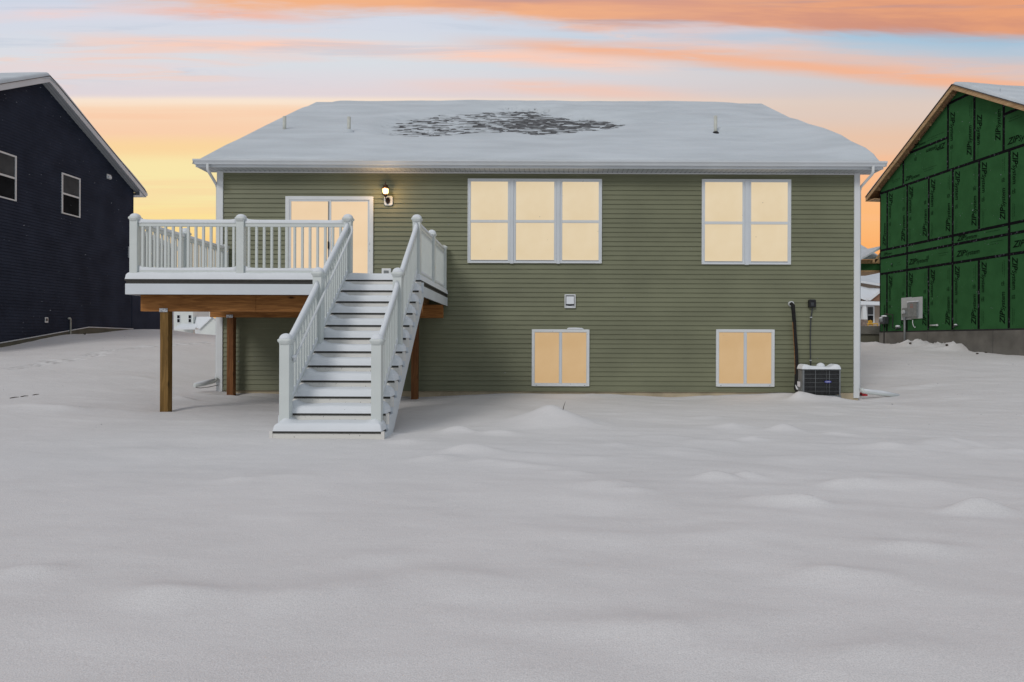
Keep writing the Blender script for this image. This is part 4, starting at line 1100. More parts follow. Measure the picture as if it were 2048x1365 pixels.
# snow on the deck, rounding over its edges
def deck_snow(x0, x1, y0, y1, z, t, parent, seed, edges='lfr', nm='snow_layer', curl=None):
    ux = axis([(x0, x0 + 0.12, 0.012), (x0 + 0.12, x1 - 0.12, 0.035), (x1 - 0.12, x1, 0.012)]); uy = axis([(y0, y0 + 0.12, 0.010), (y0 + 0.12, y1, 0.03 if y1 - y0 < 0.6 else 0.08)])
    UX, UY = np.meshgrid(ux, uy, indexing='ij')
    e = np.ones(UX.shape)
    rad = 0.085
    if 'f' in edges: e = np.minimum(e, np.clip((UY - y0) / rad, 0, 1))
    if 'l' in edges: e = np.minimum(e, np.clip((UX - x0) / rad, 0, 1))
    if 'r' in edges: e = np.minimum(e, np.clip((x1 - UX) / rad, 0, 1))
    e = np.power(np.maximum(0, 1 - (1 - e) ** 2.6), 0.42)
    hh = t * (1 + 0.16 * fbm(UX * 2.3 + seed, UY * 2.3, seed, 3))
    if curl is not None:
        hh = hh + curl(UX, UY)
    return grid_mesh(nm, UX, UY, z + hh * e, M['snow'], parent)
deck_snow(DX0 - 0.01, DX1 + 0.01, DY + 0.004, YW - 0.05, DZ, 0.125, dkb, 101)

# stairs
RISE = 0.1965; RUN = 0.265; NT = 11
TX0, TX1 = -3.30, -1.945
st_ = MB()
# cut stringers
def stringer(x0, x1):
    poly = []
    for k in range(1, NT + 1):
        yb0 = DY - RUN * (k - 1) - 0.0; yf = DY - RUN * k
        zt = DZ - RISE * k - 0.030
        poly.append((yb0, zt)); poly.append((yf + 0.022, zt))
    yend = DY - RUN * NT + 0.022
    zend = H - 1.275
    poly.append((yend, zend))
    poly.append((8.87, H - 1.27))
    poly.append((DY, H + 0.686))
    return MB().prism_x(poly, x0, x1)
stair = MB().box(TX0, TX1, DY - 0.020, DY - 0.001, DZ - RISE - 0.0, DZ - 0.030).build('staircase', M['riser'], dk, label='flight of eleven snow-covered steps')
stringer(TX1 + 0.001, TX1 + 0.038).build('stringer', M['trim'], stair)
stringer(TX0 - 0.038, TX0 - 0.001).build('stringer', M['trim'], stair)
for k in range(1, NT + 1):
    zt = DZ - RISE * k; yf = DY - RUN * k; yb = DY - RUN * (k - 1)
    xa, xb = (TX0, TX1) if k < NT else (TX0 - 0.005, TX1 + 0.005)
    zlow = zt - RISE if k < NT else H - 1.30
    # riser under the nose of this tread
    MB().box(xa, xb, yf + 0.010, yf + 0.029, zlow + 0.001, zt - 0.0285).build('riser', M['riser2'] if k > 6 else M['riser'], stair)
    MB().box(TX0 + 0.0, TX1, yf, yb - 0.001 + (0.019 if k > 1 else -0.02), zt - 0.028, zt).build('tread', M['deckboard'], stair)
    MB().box(TX1 + 0.0012, TX1 + 0.042, yf + 0.004, yf + 0.036, zt - 0.14, zt - 0.0295 + 0.028).build('riser_end', M['riser'], stair)
    if k == NT:
        MB().box(TX0 - 0.042, TX0 - 0.0012, yf + 0.004, yf + 0.036, zt - 0.14, zt - 0.0015).build('riser_end', M['riser'], stair)
    def curl(UX, UY, k=k, yf=yf):
        back = 0.012 * sstep(UY, yf + 0.10, yf + 0.26)
        sd1 = np.exp(-((UX - (SXL + 0.03)) / 0.07) ** 2) + 0.8 * np.exp(-((UX - (SXR - 0.02)) / 0.06) ** 2)
        return back + 0.050 * sd1 * sstep(UY, yf + 0.04, yf + 0.16)
    deck_snow(TX0 + 0.002, TX1 + 0.012, yf - 0.006, yb + 0.010, zt, 0.100, stair, 110 + k, 'lfr' if k == NT else 'lfr', 'tread_snow', curl)

# stair railings
YBP = F / 156.0; YMP = 9.85
ZTR = DZ - RISE * NT      # top of bottom tread
for X in (SXL, SXR):
    rpost(X, YBP, ZTR, H + 0.0, dk, snow=0.055)
    km = int((DY - YMP) / RUN) + 1
    rpost(X, YMP, DZ - RISE * km, H + 0.985, dk, snow=0.055)
SL = 0.7415
def nose(y): return DZ - 0.0 - SL * (DY - y)
def stair_rail(X, y0, z0, y1, z1, n, label=None):
    """z0, z1: heights of the top rail at its two ends"""
    off = 0.066
    A = Vector((X, y0 + off, z0)); B = Vector((X, y1 - off, z1))
    r = rail_bar(A, B, 0.062, -0.026, 0.0, 'railing', dk)
    if label: r['label'] = label
    rail_bar(A, B, 0.050, -0.085, -0.0265, 'top_rail', r)
    lo0, lo1 = nose(A.y) + 0.13, nose(B.y) + 0.13
    rail_bar(Vector((X, A.y, lo0)), Vector((X, B.y, lo1)), 0.046, -0.060, 0.0, 'bottom_rail', r)
    for i in range(n):
        f = (i + 1) / (n + 1); y = y0 + (y1 - y0) * f; g_ = (y - A.y) / (B.y - A.y)
        MBz0 = lo0 + (lo1 - lo0) * g_ - 0.02; MBz1 = z0 + (z1 - z0) * g_ - 0.075
        MB().box(X - 0.019, X + 0.019, y - 0.019, y + 0.019, MBz0, MBz1).build('baluster', M['vinyl'], r)
    rail_snow(A, B, r, 0.035, 0.045)
    rail_snow(Vector((X, A.y, lo0)), Vector((X, B.y, lo1)), r, 0.024, 0.04)
for X in (SXL, SXR):
    stair_rail(X, YBP, H - 0.035, YMP, H + 0.80, 11)
    stair_rail(X, YMP, H + 0.90, YP, H + 1.93, 13)
hp = [(SXL + 0.075, 8.66, H - 0.27), (SXL + 0.095, 8.62, H - 0.235), (SXL + 0.095, 8.70, H - 0.185), (SXL + 0.095, 11.25, H + 1.80), (SXL + 0.09, 11.31, H + 1.865), (SXL + 0.07, 11.34, H + 1.93)]
hr = MB().tube(hp, 0.019, 10).build('handrail', M['white'], dk)
MB().blob((SXL + 0.085, 8.64, H - 0.215), 0.034, 10, 8, (1, 1.2, 0.8)).build('snow_mound', M['snow'], hr)
for y in (9.1, 10.4, 11.2):
    MB().tube([(SXL + 0.02, y, H - 0.2 + (y - 8.70) * 0.7785 - 0.03), (SXL + 0.095, y, H - 0.185 + (y - 8.70) * 0.7785 - 0.01)], 0.007, 6).build('bracket', M['white'], hr)

# ------------------------------------------------------------------ left neighbour (navy)
nv = thing('house', 'dark navy house with white-framed windows, cut off by the left edge of the picture', 'house', LF.T(4.9, -2, 1.2))
LT = LF.T
# gable outline in wall coordinates
tpk, zpk = LF.tz(83.2, 166.2)
tcn, zcn = LF.tz(265, 378)
tcn = 0.0
pitch = (zpk - zcn) / (tpk - tcn)
LEN = 2 * tpk
def lap_wall(T, t0, t1f, zbot, ztop, name, m, parent, depth=0.013):
    b = MB(T); z = zbot
    while z < ztop:
        c = min(z + LAP, ztop)
        a0, a1 = t1f(z); c0, c1 = t1f(c)
        if c1 - c0 < 0.01: break
        b.add([(a0, 0, z), (a1, 0, z), (a1, depth, z), (a0, depth, z), (c0, depth * 0.15, c), (c1, depth * 0.15, c)], [(0, 1, 2, 3), (3, 2, 5, 4)])
        z = c
    return b.build(name, m, parent)
def left_rng(z):
    if z <= zcn: return (0.0, LEN)
    s = (z - zcn) / pitch
    return (s, LEN - s)
lap_wall(LT, 0, left_rng, 0.3, zpk + 0.02, 'siding', M['navy'], nv, 0.022)
MB(LT).add([(0, -0.003, 0.2), (LEN, -0.003, 0.2), (LEN, -0.003, zcn + 0.06), (LEN / 2, -0.003, zpk + 0.06), (0, -0.003, zcn + 0.06)], [(0, 1, 2, 3, 4)]).build('wall', M['navy'], nv)
MB(LT).box(-0.002, 0.07, 0.0, 0.027, 0.3, zcn).build('corner_board', M['navy'], nv)
MB(LT).add([(0, -0.002, 0.2), (0, -9, 0.2), (0, -9, zcn), (0, -0.002, zcn)], [(0, 1, 2, 3)]).add([(LEN, 0, 0.2), (LEN, -9, 0.2), (LEN, -9, zcn), (LEN, 0, zcn)], [(3, 2, 1, 0)]).add([(0, -9, 0.2), (LEN, -9, 0.2), (LEN, -9, zcn), (LEN / 2, -9, zpk), (0, -9, zcn)], [(0, 1, 2, 3, 4)]).build('wall', M['navy'], nv)
wgt = LF.tz(347, 655)[0]
_, wz1 = LF.tz(266, 462); _, wz2 = LF.tz(347, 500)
wing = MB(LT).add([(-0.003, -0.02, 0.2), (wgt, -0.02, 0.2), (wgt, -0.02, wz2), (-0.003, -0.02, wz1), (-0.003, -6, 0.2), (wgt, -6, 0.2), (wgt, -6, wz2), (-0.003, -6, wz1)], [(0, 1, 2, 3), (7, 6, 5, 4), (1, 5, 6, 2)]).build('rear_wing', M['navy'], nv)
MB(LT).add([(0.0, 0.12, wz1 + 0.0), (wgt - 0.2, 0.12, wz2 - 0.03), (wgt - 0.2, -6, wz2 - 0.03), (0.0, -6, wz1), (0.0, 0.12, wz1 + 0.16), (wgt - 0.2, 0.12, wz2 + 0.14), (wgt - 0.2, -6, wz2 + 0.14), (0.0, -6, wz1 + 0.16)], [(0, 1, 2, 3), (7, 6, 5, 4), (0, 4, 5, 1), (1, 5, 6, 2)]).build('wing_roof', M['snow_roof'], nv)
MB(LT).box(wgt - 0.03, wgt + 0.06, -0.1, 0.0, 1.0, wz2 - 0.03).build('corner_board', M['trim'], nv)
# foundation with its stepped top edge
fpx = [(-140, 712), (0, 687.5), (60, 677), (176, 656), (265, 659.5)]
ft = [LF.tz(*p) for p in fpx]; ft[-1] = (0.0, ft[-1][1])
b = MB(LT)
for (ta_, za_), (tb_, zb__) in zip(ft[:-1], ft[1:]):
    b.add([(ta_, 0.030, -0.5), (tb_, 0.030, -0.5), (tb_, 0.030, zb__), (ta_, 0.030, za_), (ta_, -0.05, za_), (tb_, -0.05, zb__)], [(0, 1, 2, 3), (3, 2, 5, 4)])
b.build('foundation', M['concrete_olive'], nv)
b = MB(LT)
for (ta_, za_), (tb_, zb__) in zip(ft[:-1], ft[1:]):
    vs = [(ta_, 0.020, za_ + .001), (tb_, 0.020, zb__ + .001), (tb_, 0.045, zb__ + .001), (ta_, 0.045, za_ + .001), (ta_, 0.020, za_ + 0.03), (tb_, 0.020, zb__ + 0.03), (tb_, 0.045, zb__ + 0.03), (ta_, 0.045, za_ + 0.03)]
    b.add(vs, [(0, 3, 2, 1), (4, 5, 6, 7), (0, 1, 5, 4), (1, 2, 6, 5), (2, 3, 7, 6), (3, 0, 4, 7)])
b.build('starter_trim', M['trim'], nv)
# roof: overhang 0.32 outwards, eaves 0.45
OV = 0.32
tpf, zpf = LF.tz(100, 152, OV); tef, zef = LF.tz(293, 385, OV)
pf = (zpf - zef) / (tpf - tef)
def slab(T, t0, z0, t1, z1, oa, ob_, th, nm, m, parent, bev=0):
    vs = [(t0, oa, z0 - th), (t1, oa, z1 - th), (t1, ob_, z1 - th), (t0, ob_, z0 - th), (t0, oa, z0), (t1, oa, z1), (t1, ob_, z1), (t0, ob_, z0)]
    return MB(T).add(vs, [(0, 3, 2, 1), (4, 5, 6, 7), (0, 1, 5, 4), (1, 2, 6, 5), (2, 3, 7, 6), (3, 0, 4, 7)]).build(nm, m, parent, bev)
tn = 2 * tpf - tef
rfL = MB(LT).add([(tef, OV + 0.02, zef), (tpf, OV + 0.02, zpf), (tn, OV + 0.02, zef), (tef, -9.3, zef), (tpf, -9.3, zpf), (tn, -9.3, zef),
                  (tef, OV + 0.02, zef - 0.02), (tpf, OV + 0.02, zpf - 0.02), (tn, OV + 0.02, zef - 0.02)], [(0, 1, 4, 3), (1, 2, 5, 4), (0, 6, 7, 1), (1, 7, 8, 2)]).build('roof', M['drip'], nv)
slab(LT, tef, zef - 0.02, tpf, zpf - 0.02, OV - 0.02, OV, 0.20, 'rake_board', M['trim'], nv)
slab(LT, tpf, zpf - 0.02, tn, zef - 0.02, OV - 0.02, OV, 0.20, 'rake_board', M['trim'], nv)
slab(LT, tef + 0.02, zef - 0.20, tpf, zpf - 0.20, 0.001, OV - 0.021, 0.02, 'rake_soffit', M['soffit'], nv)
slab(LT, tpf, zpf - 0.20, tn - 0.02, zef - 0.20, 0.001, OV - 0.021, 0.02, 'rake_soffit', M['soffit'], nv)
# boxed eave return at the far corner, with gutter
MB(LT).box(tef - 0.0, -0.001, -9.2, OV - 0.021, zef - 0.225, zef - 0.205).build('eave_soffit', M['trim'], nv)
MB(LT).add([(tef + 0.03, OV - 0.04, zef - 0.20), (-0.001, OV - 0.04, zef - 0.20), (-0.001, OV - 0.04, zef - 0.02 + pf * (-tef)), (tef + 0.03, OV - 0.04, zef - 0.03)], [(0, 1, 2, 3)]).build('eave_return', M['trim'], nv)
MB(LT).box(tef - 0.09, tef - 0.001, -9.2, OV, zef - 0.15, zef - 0.03).build('gutter', M['trim'], nv, 0.01)
def gable_snow(T, te, ze, tp, zp, oa, ob, parent, seed, th=0.12):
    tn_ = 2 * tp - te
    tt = axis([(te - 0.03, tn_ + 0.03, 0.10)]) if te < tn_ else axis([(tn_, te, 0.1)])
    oo = axis([(ob, oa - 0.2, 0.4), (oa - 0.2, oa + 0.02, 0.03)])
    TT, OO = np.meshgrid(tt, oo, indexing='ij')
    z = np.where(TT < tp, ze + (zp - ze) * (TT - te) / (tp - te), zp - (zp - ze) * (TT - tp) / (tp - te))
    z = z - 0.10 * np.exp(-((TT - tp) / 0.35) ** 2)
    e = np.clip((oa + 0.02 - OO) / 0.16, 0, 1); e = np.sqrt(1 - (1 - e) ** 2)
    e2 = np.clip(np.minimum(TT - te + 0.03, tn_ + 0.03 - TT) / 0.15, 0, 1); e2 = np.sqrt(1 - (1 - e2) ** 2)
    hh = (th * (1 + 0.5 * fbm(TT * 0.5, OO * 0.4, seed, 3)) + 0.07 * np.exp(-((TT - tp) / 0.5) ** 2)) * np.minimum(e, e2)
    P3 = np.array([[T(float(a), float(o_), float(zz)) for a, o_, zz in zip(r1, r2, r3)] for r1, r2, r3 in zip(TT, OO, z + hh + 0.001)])
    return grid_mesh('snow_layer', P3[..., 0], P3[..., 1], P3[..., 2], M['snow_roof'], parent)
gable_snow(LT, tef, zef, tpf, zpf, OV, -9.3, rfL, 131)
def side_window(FR, T, px0, px1, yt, yb__, zmf, parent, lab):
    """window in a neighbour's wall from photo pixels: px0..px1, top y at px1 and bottom y at px1"""
    t1, z1 = FR.tz(px1, yt); _, z0 = FR.tz(px1, yb__); t0, _ = FR.tz(px0, yt)
    ta_, tb_ = min(t0, t1), max(t0, t1)
    b = MB(T)
    w = 0.055
    b.box(ta_, ta_ + w, 0, 0.050, z0, z1).box(tb_ - w, tb_, 0, 0.045, z0, z1).box(ta_ + w, tb_ - w, 0, 0.045, z0, z0 + w * 0.8).box(ta_ + w, tb_ - w, 0, 0.045, z1 - w, z1)
    wnd = b.build('window', M['white'], parent, 0.003, lab)
    zm = z0 + (z1 - z0) * zmf
    MB(T).box(ta_ + w + 0.001, tb_ - w - 0.001, 0.004, 0.040, zm - 0.03, zm + 0.03).build('meeting_rail', M['white'], wnd)
    MB(T).box(ta_ + w, tb_ - w, 0.024, 0.028, zm + 0.031, z1 - w - 0.001).build('pane', M['glassmid'], wnd)
    MB(T).box(ta_ + w, tb_ - w, 0.024, 0.028, z0 + w, zm - 0.031).build('pane', M['glassdark'], wnd)
    MB(T).box(ta_ + w + 0.002, ta_ + w + 0.10, 0.0185, 0.021, z0 + w + 0.02, zm - 0.032).build('jamb_reflection', M['meter'], wnd) if False else None
    return wnd
side_window(LF, LT, 121.8, 158.7, 358.2, 437, 0.50, nv, 'small double-hung window nearer the far corner')
side_window(LF, LT, -38, 30.8, 313.3, 404, 0.50, nv, 'double-hung window cut off by the left edge')
def wall_pt(FR, x, y): return FR.tz(x, y)
def small_wall_thing(FR, T, name, label, cat, x0, x1, y0, y1, m, dep=0.05):
    t0, z1 = FR.tz((x0 + x1) / 2, y0); _, z0 = FR.tz((x0 + x1) / 2, y1)
    ta_, _ = FR.tz(x0, y0); tb_, _ = FR.tz(x1, y0)
    root = thing(name, label, cat, T((ta_ + tb_) / 2, 0.02, z0))
    return root, min(ta_, tb_), max(ta_, tb_), z0, z1
r_, a_, b_, z0, z1 = small_wall_thing(LF, LT, 'wall_vent', 'tiny white vent hood high on the navy gable wall near the roof slope', 'vent', 212.5, 220, 350, 359, M['white'])
MB(LT).box(a_, b_, 0.0, 0.05, z0, z1).build('base_plate', M['white'], r_, 0.005)
MB(LT).box(a_ + 0.03, b_ - 0.03, 0.051, 0.10, z0 + 0.01, z1 - 0.06).build('hood', M['trim'], r_, 0.01)
r_, a_, b_, z0, z1 = small_wall_thing(LF, LT, 'outlet_box', 'small white outlet plate low on the navy wall', 'outlet', 88.8, 95, 635.5, 646.5, M['white'])
MB(LT).box(a_, b_, 0.0, 0.03, z0, z1).build('box', M['white'], r_, 0.005)
MB(LT).box(a_ + 0.05, b_ - 0.04, 0.031, 0.05, z0 + 0.06, z1 - 0.04).build('cover', M['black'], r_)
# white standpipe
t_, zt_ = LF.tz(138, 637.5); zb_ = gz(*LF.T(t_, 0.05, 0)[:2]) - 0.1
sp_ = thing('vent_pipe', 'thin cream standpipe rising against the navy wall, its bent top facing left', 'pipe', LT(t_, 0.06, zb_))
MB(LT).tube([(t_, 0.06, zb_), (t_, 0.06, zt_ - 0.02), (t_ + 0.05, 0.07, zt_)], 0.026, 8).build('pipe', M['pipe'], sp_)
t2_, z2_ = LF.tz(135.5, 637)
MB(LT).tube([(t_ + 0.04, 0.07, zt_), (t_ + 0.12, 0.07, zt_ - 0.01)], 0.03, 8).build('elbow', M['pipe'], sp_)
# box on far corner
r_ = thing('meter_box', 'pale box fixed near the far corner of the navy house, beside the deck newel post', 'box', LT(0.15, 0.1, H + 3.4))
ta_, z1 = LF.tz(255.5, 494); tb_, _ = LF.tz(262.5, 494); _, z0 = LF.tz(259, 517)
MB(LT).box(tb_, ta_, 0.0, 0.10, z0, z1).build('box', M['white'], r_, 0.01)
MB(LT).box(tb_ + 0.05, ta_ - 0.05, 0.101, 0.112, z0 + 0.06, z1 - 0.06).build('cover', M['board_grey'], r_)

# ------------------------------------------------------------------ right neighbour (green sheathing)
RT = RF.T
gh = thing('house', 'unfinished house in bright green sheathing with black seam tape, at the right edge', 'house', RT(4.5, -2, 1.0))
OVR = 0.30
tpR, zpR = RF.tz(1904.7, 168.8, OVR); teR, zeR = RF.tz(1731, 395, OVR)
pR_ = (zpR - zeR) / (tpR - teR)
tnR = 2 * tpR - teR
LENR = tnR + teR * 1.0
def zroofR(t): return zeR + pR_ * (t - teR) if t < tpR else zpR - pR_ * (t - tpR)
_, ZR0 = RF.tz(1762, 664)
ZR0 = H + 0.45; R1z = H + 2.87; R2z = H + 3.53; R3z = H + 3.86; R4z = H + 6.27; R5z = R4z + 1.22; R6z = R4z + 2.44
LENR = 9.0
zu = 0.16
MB(RT).add([(0, 0, ZR0), (LENR, 0, ZR0), (LENR, 0, zroofR(LENR) - zu), (tpR, 0, zpR - zu), (0, 0, zroofR(0) - zu)], [(0, 1, 2, 3, 4)]).build('wall', M['sheath'], gh)
shw = gh.children[-1] if gh.children else None
wallR = [o for o in COL.objects if o.parent == gh and o.name.startswith('wall')][0]
MB(RT).add([(0, 0, ZR0), (0, -8, ZR0), (0, -8, zroofR(0) - zu), (0, 0, zroofR(0) - zu)], [(0, 1, 2, 3)]).add([(LENR, 0, ZR0), (LENR, -8, ZR0), (LENR, -8, zroofR(LENR) - zu), (LENR, 0, zroofR(LENR) - zu)], [(3, 2, 1, 0)]).build('wall', M['sheath'], gh)
MB(RT).box(-0.01, LENR, -0.22, 0.012, -0.3, ZR0 - 0.045).build('foundation', M['concrete'], gh)
MB(RT).box(-0.01, LENR, -0.1, 0.004, ZR0 - 0.045, ZR0 + 0.01).build('sill_plate', M['lead'], gh)
# foundation joint lines
b = MB(RT)
for px in (1855, 1986):
    t, _ = RF.tz(px, 690); b.box(t, t + 0.012, 0.0122, 0.014, 0.4, ZR0 - 0.05)
b.build('form_joint', M['dark_steel'], [o for o in COL.objects if o.parent == gh and o.name.startswith('foundation')][0])
# tape
tw = 0.095
b = MB(RT)
b2 = [0]
def htape(z, t0, t1):
    b.box(t0, t1, 0.001, 0.004, z - tw / 2, z + tw / 2)
def vtape(px, z0, z1, ref=600):
    t, _ = RF.tz(px, ref); 
    b.box(t - tw / 2, t + tw / 2, 0.0015, 0.0045, z0, z1)
    return t
def trng(z):
    # t-range inside gable at height z
    s = (z + zu - zeR) / pR_ + teR
    return max(0, s), min(LENR, 2 * tpR - s)
for z in (R1z, R2z, R3z): htape(z, 0.0, LENR)
htape(R4z, *trng(R4z))
t18, _ = RF.tz(1895.6, 400); t48, _ = RF.tz(1948.4, 400); t07, _ = RF.tz(2007, 400)
htape(R5z, trng(R5z)[0], t18); htape(R6z, trng(R6z)[0], t48); htape(R5z, t07, trng(R5z)[1])
cols = [1774, 1814, 1857, 1905, 1957.6, 2018]
ts = [RF.tz(c, 600)[0] for c in cols]
for t in ts + [ts[-1] + 1.22, ts[-1] + 2.44]:
    b.box(t - tw / 2, t + tw / 2, 0.0015, 0.0045, ZR0 + 0.02, R1z); 
    if t < LENR: b.box(t - tw / 2, t + tw / 2, 0.0015, 0.0045, R3z, min(R4z, zroofR(t) - zu))
for t in (ts[1], ts[3], ts[5], ts[5] + 2.44):
    b.box(t - tw / 2, t + tw / 2, 0.0018, 0.0048, R1z, R3z)
t06, _ = RF.tz(1806.6, 360)
b.box(t06 - tw / 2, t06 + tw / 2, 0.0015, 0.0045, R4z, min(R5z, zroofR(t06) - zu))
for t in (t18, t48, t07):
    b.box(t - tw / 2, t + tw / 2, 0.0015, 0.0045, R4z, zroofR(t) - zu)
b.box(0.0, 0.05, 0.0015, 0.0045, ZR0 + 0.02, zroofR(0) - zu)
b.build('seam_tape', M['tape'], wallR)
# printed lettering on every sheet
zv, zf = text_geo('ZIP', 0.26, 0.33, 0.006, 1.0); sv_, sf_ = text_geo('System', 0.205, 0.22, 0.002, 0.98)
zw = max(v[0] for v in zv); tv = list(zv) + [(v[0] + zw - 0.030, v[1]) for v in sv_]; tf = list(zf) + [tuple(i + len(zv) for i in f) for f in sf_]
TWD = max(v[0] for v in tv); SCL = 1.06 / TWD
tv = [(a * SCL, c * SCL * 1.02) for a, c in tv]
b = MB(RT)
def word(t, z, ang, sc=1.0):
    """wall is seen with t growing to the right; ang in degrees"""
    ca, sa = math.cos(math.radians(ang)), math.sin(math.radians(ang))
    b.add([(t + (a * ca - c * sa) * sc, 0.006, z + (a * sa + c * ca) * sc) for a, c in tv], tf)
def mark(t, z, ang=0, w=0.13):
    """small certification stamp: a box with bars"""
    for q in (0, 1, 2):
        b.box(t, t + w, 0.0055, 0.0062, z + q * 0.05, z + q * 0.05 + 0.012)
    b.box(t, t + 0.012, 0.0055, 0.0062, z, z + 0.11); b.box(t + w * 0.6, t + w * 0.6 + 0.012, 0.0055, 0.0062, z, z + 0.16)
def vline(t, z, L):
    zz = z
    while zz < z + L:
        l = R.uniform(0.03, 0.10); b.box(t, t + 0.010, 0.0055, 0.0062, zz, min(zz + l, z + L)); zz += l + R.uniform(0.01, 0.025)
def hline(t, z, L):
    zz = t
    while zz < t + L:
        l = R.uniform(0.03, 0.10); b.box(zz, min(zz + l, t + L), 0.0055, 0.0062, z, z + 0.010); zz += l + R.uniform(0.01, 0.025)
def vsheet(tl, z0, z1, wd_=1.22):
    """vertical sheet: word reading down by its left edge, word reading up by its right edge"""
    if z1 - z0 > 1.3:
        word(tl + 0.13, z1 - 0.10, -90)
        mark(tl + 0.12, (z0 + z1) / 2 - 0.25)
        vline(tl + 0.14, z0 + 0.12, 0.55); vline(tl + 0.20, z0 + 0.20, 0.42)
    if wd_ > 1.0 and z1 - z0 > 1.3:
        word(tl + wd_ - 0.13, z0 + 0.16, 90)
        mark(tl + wd_ - 0.27, (z0 + z1) / 2 + 0.22)
        vline(tl + wd_ - 0.16, z1 - 0.72, 0.55); vline(tl + wd_ - 0.23, z1 - 0.62, 0.40)
edges_ = [ts[0] - 1.22] + ts + [ts[-1] + 1.22]
for i, t in enumerate(edges_[:-1]):
    if t < -0.3:
        # narrow strip by the corner
        word(edges_[1] - 0.10, ZR0 + 0.16, 90, 0.9); word(edges_[1] - 0.10, R3z + 0.16, 90, 0.9)
        continue
    vsheet(t, ZR0, R1z); vsheet(t, R3z, min(R4z, zroofR(t + 0.6) - zu))
for t in (ts[0] + 0.0, ts[1] + 0.10, ts[3] + 0.18, ts[5] + 0.15):
    if t > ts[0]: word(t, R1z + 0.20, 0)
hline(ts[2] + 0.5, R1z + 0.42, 0.5); hline(ts[2] + 0.55, R1z + 0.34, 0.35); mark(ts[2] - 0.1, R1z + 0.30)
mark(ts[0] + 0.25, R1z + 0.22); hline(ts[0] + 0.55, R1z + 0.26, 0.3); hline(ts[0] + 0.6, R1z + 0.34, 0.2)
word(ts[3] + 0.22, R2z + 0.10, 0, 0.85); word(0.25, R2z + 0.10, 0, 0.5)
hline(ts[4] + 0.5, R1z + 0.50, 0.5); hline(ts[4] + 0.5, R1z + 0.42, 0.35); hline(ts[4] + 0.3, R2z + 0.2, 0.6)
word(ts[4] + 0.9, R1z + 0.20, 0) if False else None
# horizontal sheets in the gable
word(t06 + 0.12, R4z + 0.16, 0, 0.78); word(t18 - 0.12, R5z - 0.14, 180, 0.95)
hline(t06 + 1.15, R4z + 0.35, 0.7); hline(t06 + 1.2, R4z + 0.27, 0.5); mark(t06 + 0.65, R5z - 0.4)
hline(t18 - 1.0, R5z + 0.25, 0.8); hline(t18 - 1.1, R5z + 0.17, 0.6); word(t06 + 0.6, R5z + 0.12, 0, 0.62)
hline(t06 - 0.7, R4z + 0.35, 0.5); hline(t06 - 0.65, R4z + 0.28, 0.35)
for tl, tr in ((t18, t48), (t48, t07)):
    zt_ = min(zroofR(tl), zroofR(tr)) - zu
    word(tl + 0.13, zt_ - (0.28 if tl == t18 else 0.05), -90); word(tr - 0.13, R4z + 0.16 + (0.1 if tl == t18 else 0.25), 90)
    mark(tl + 0.12, R4z + 0.75); vline(tl + 0.16, R4z + 0.15, 0.5); vline(tr - 0.15, R4z + 1.55, 0.6); vline(tr - 0.22, R4z + 1.65, 0.4)
word(t07 + 0.15, R4z + 0.18, 0); hline(t07 + 0.2, R5z - 0.3, 0.5); hline(t07 + 0.25, R5z - 0.22, 0.35)
b.build('lettering', M['fleck'], wallR)
# roof
rfR = MB(RT).add([(teR, OVR + 0.03, zeR), (tpR, OVR + 0.03, zpR), (tnR, OVR + 0.03, zeR), (teR, -8.3, zeR), (tpR, -8.3, zpR), (tnR, -8.3, zeR),
                  (teR, OVR + 0.03, zeR - 0.03), (tpR, OVR + 0.03, zpR - 0.03), (tnR, OVR + 0.03, zeR - 0.03)], [(0, 1, 4, 3), (1, 2, 5, 4), (0, 6, 7, 1), (1, 7, 8, 2)]).build('roof', M['drip'], gh)
slab(RT, teR, zeR - 0.03, tpR, zpR - 0.03, OVR - 0.04, OVR, 0.17, 'rake_board', M['rakewood'], gh)
slab(RT, tpR, zpR - 0.03, tnR, zeR - 0.03, OVR - 0.04, OVR, 0.17, 'rake_board', M['rakewood'], gh)
slab(RT, teR, zeR - 0.03, tpR, zpR - 0.03, -8.2, OVR - 0.041, 0.012, 'roof_sheathing', M['osb'], gh)
slab(RT, tpR, zpR - 0.03, tnR, zeR - 0.03, -8.2, OVR - 0.041, 0.012, 'roof_sheathing', M['osb'], gh)
for k in range(8):
    for sgn in (1, -1):
        t = teR + 0.55 + k * 0.60 if sgn > 0 else tnR - 0.55 - k * 0.60
        z = zroofR(t) - 0.045
        MB(RT).box(t - 0.019, t + 0.019, 0.001, OVR - 0.042, z - 0.12, z).build('lookout', M['rakewood'], gh)
# eave block at the far corner
MB(RT).box(teR + 0.02, -0.002, -8.0, OVR - 0.042, zeR - 0.20, zeR - 0.17).build('eave_board', M['rakewood'], gh)
MB(RT).box(teR, teR + 0.019, -8.0, OVR - 0.042, zeR - 0.19, zeR - 0.035).build('eave_fascia', M['rakewood'], gh)
MB(RT).prism_x([(0, 0), (0, 0.01), (0.01, 0)], 0, 0.01).v
gable_snow(RT, teR, zeR, tpR, zpR, OVR - 0.02, -8.3, rfR, 141, 0.13)

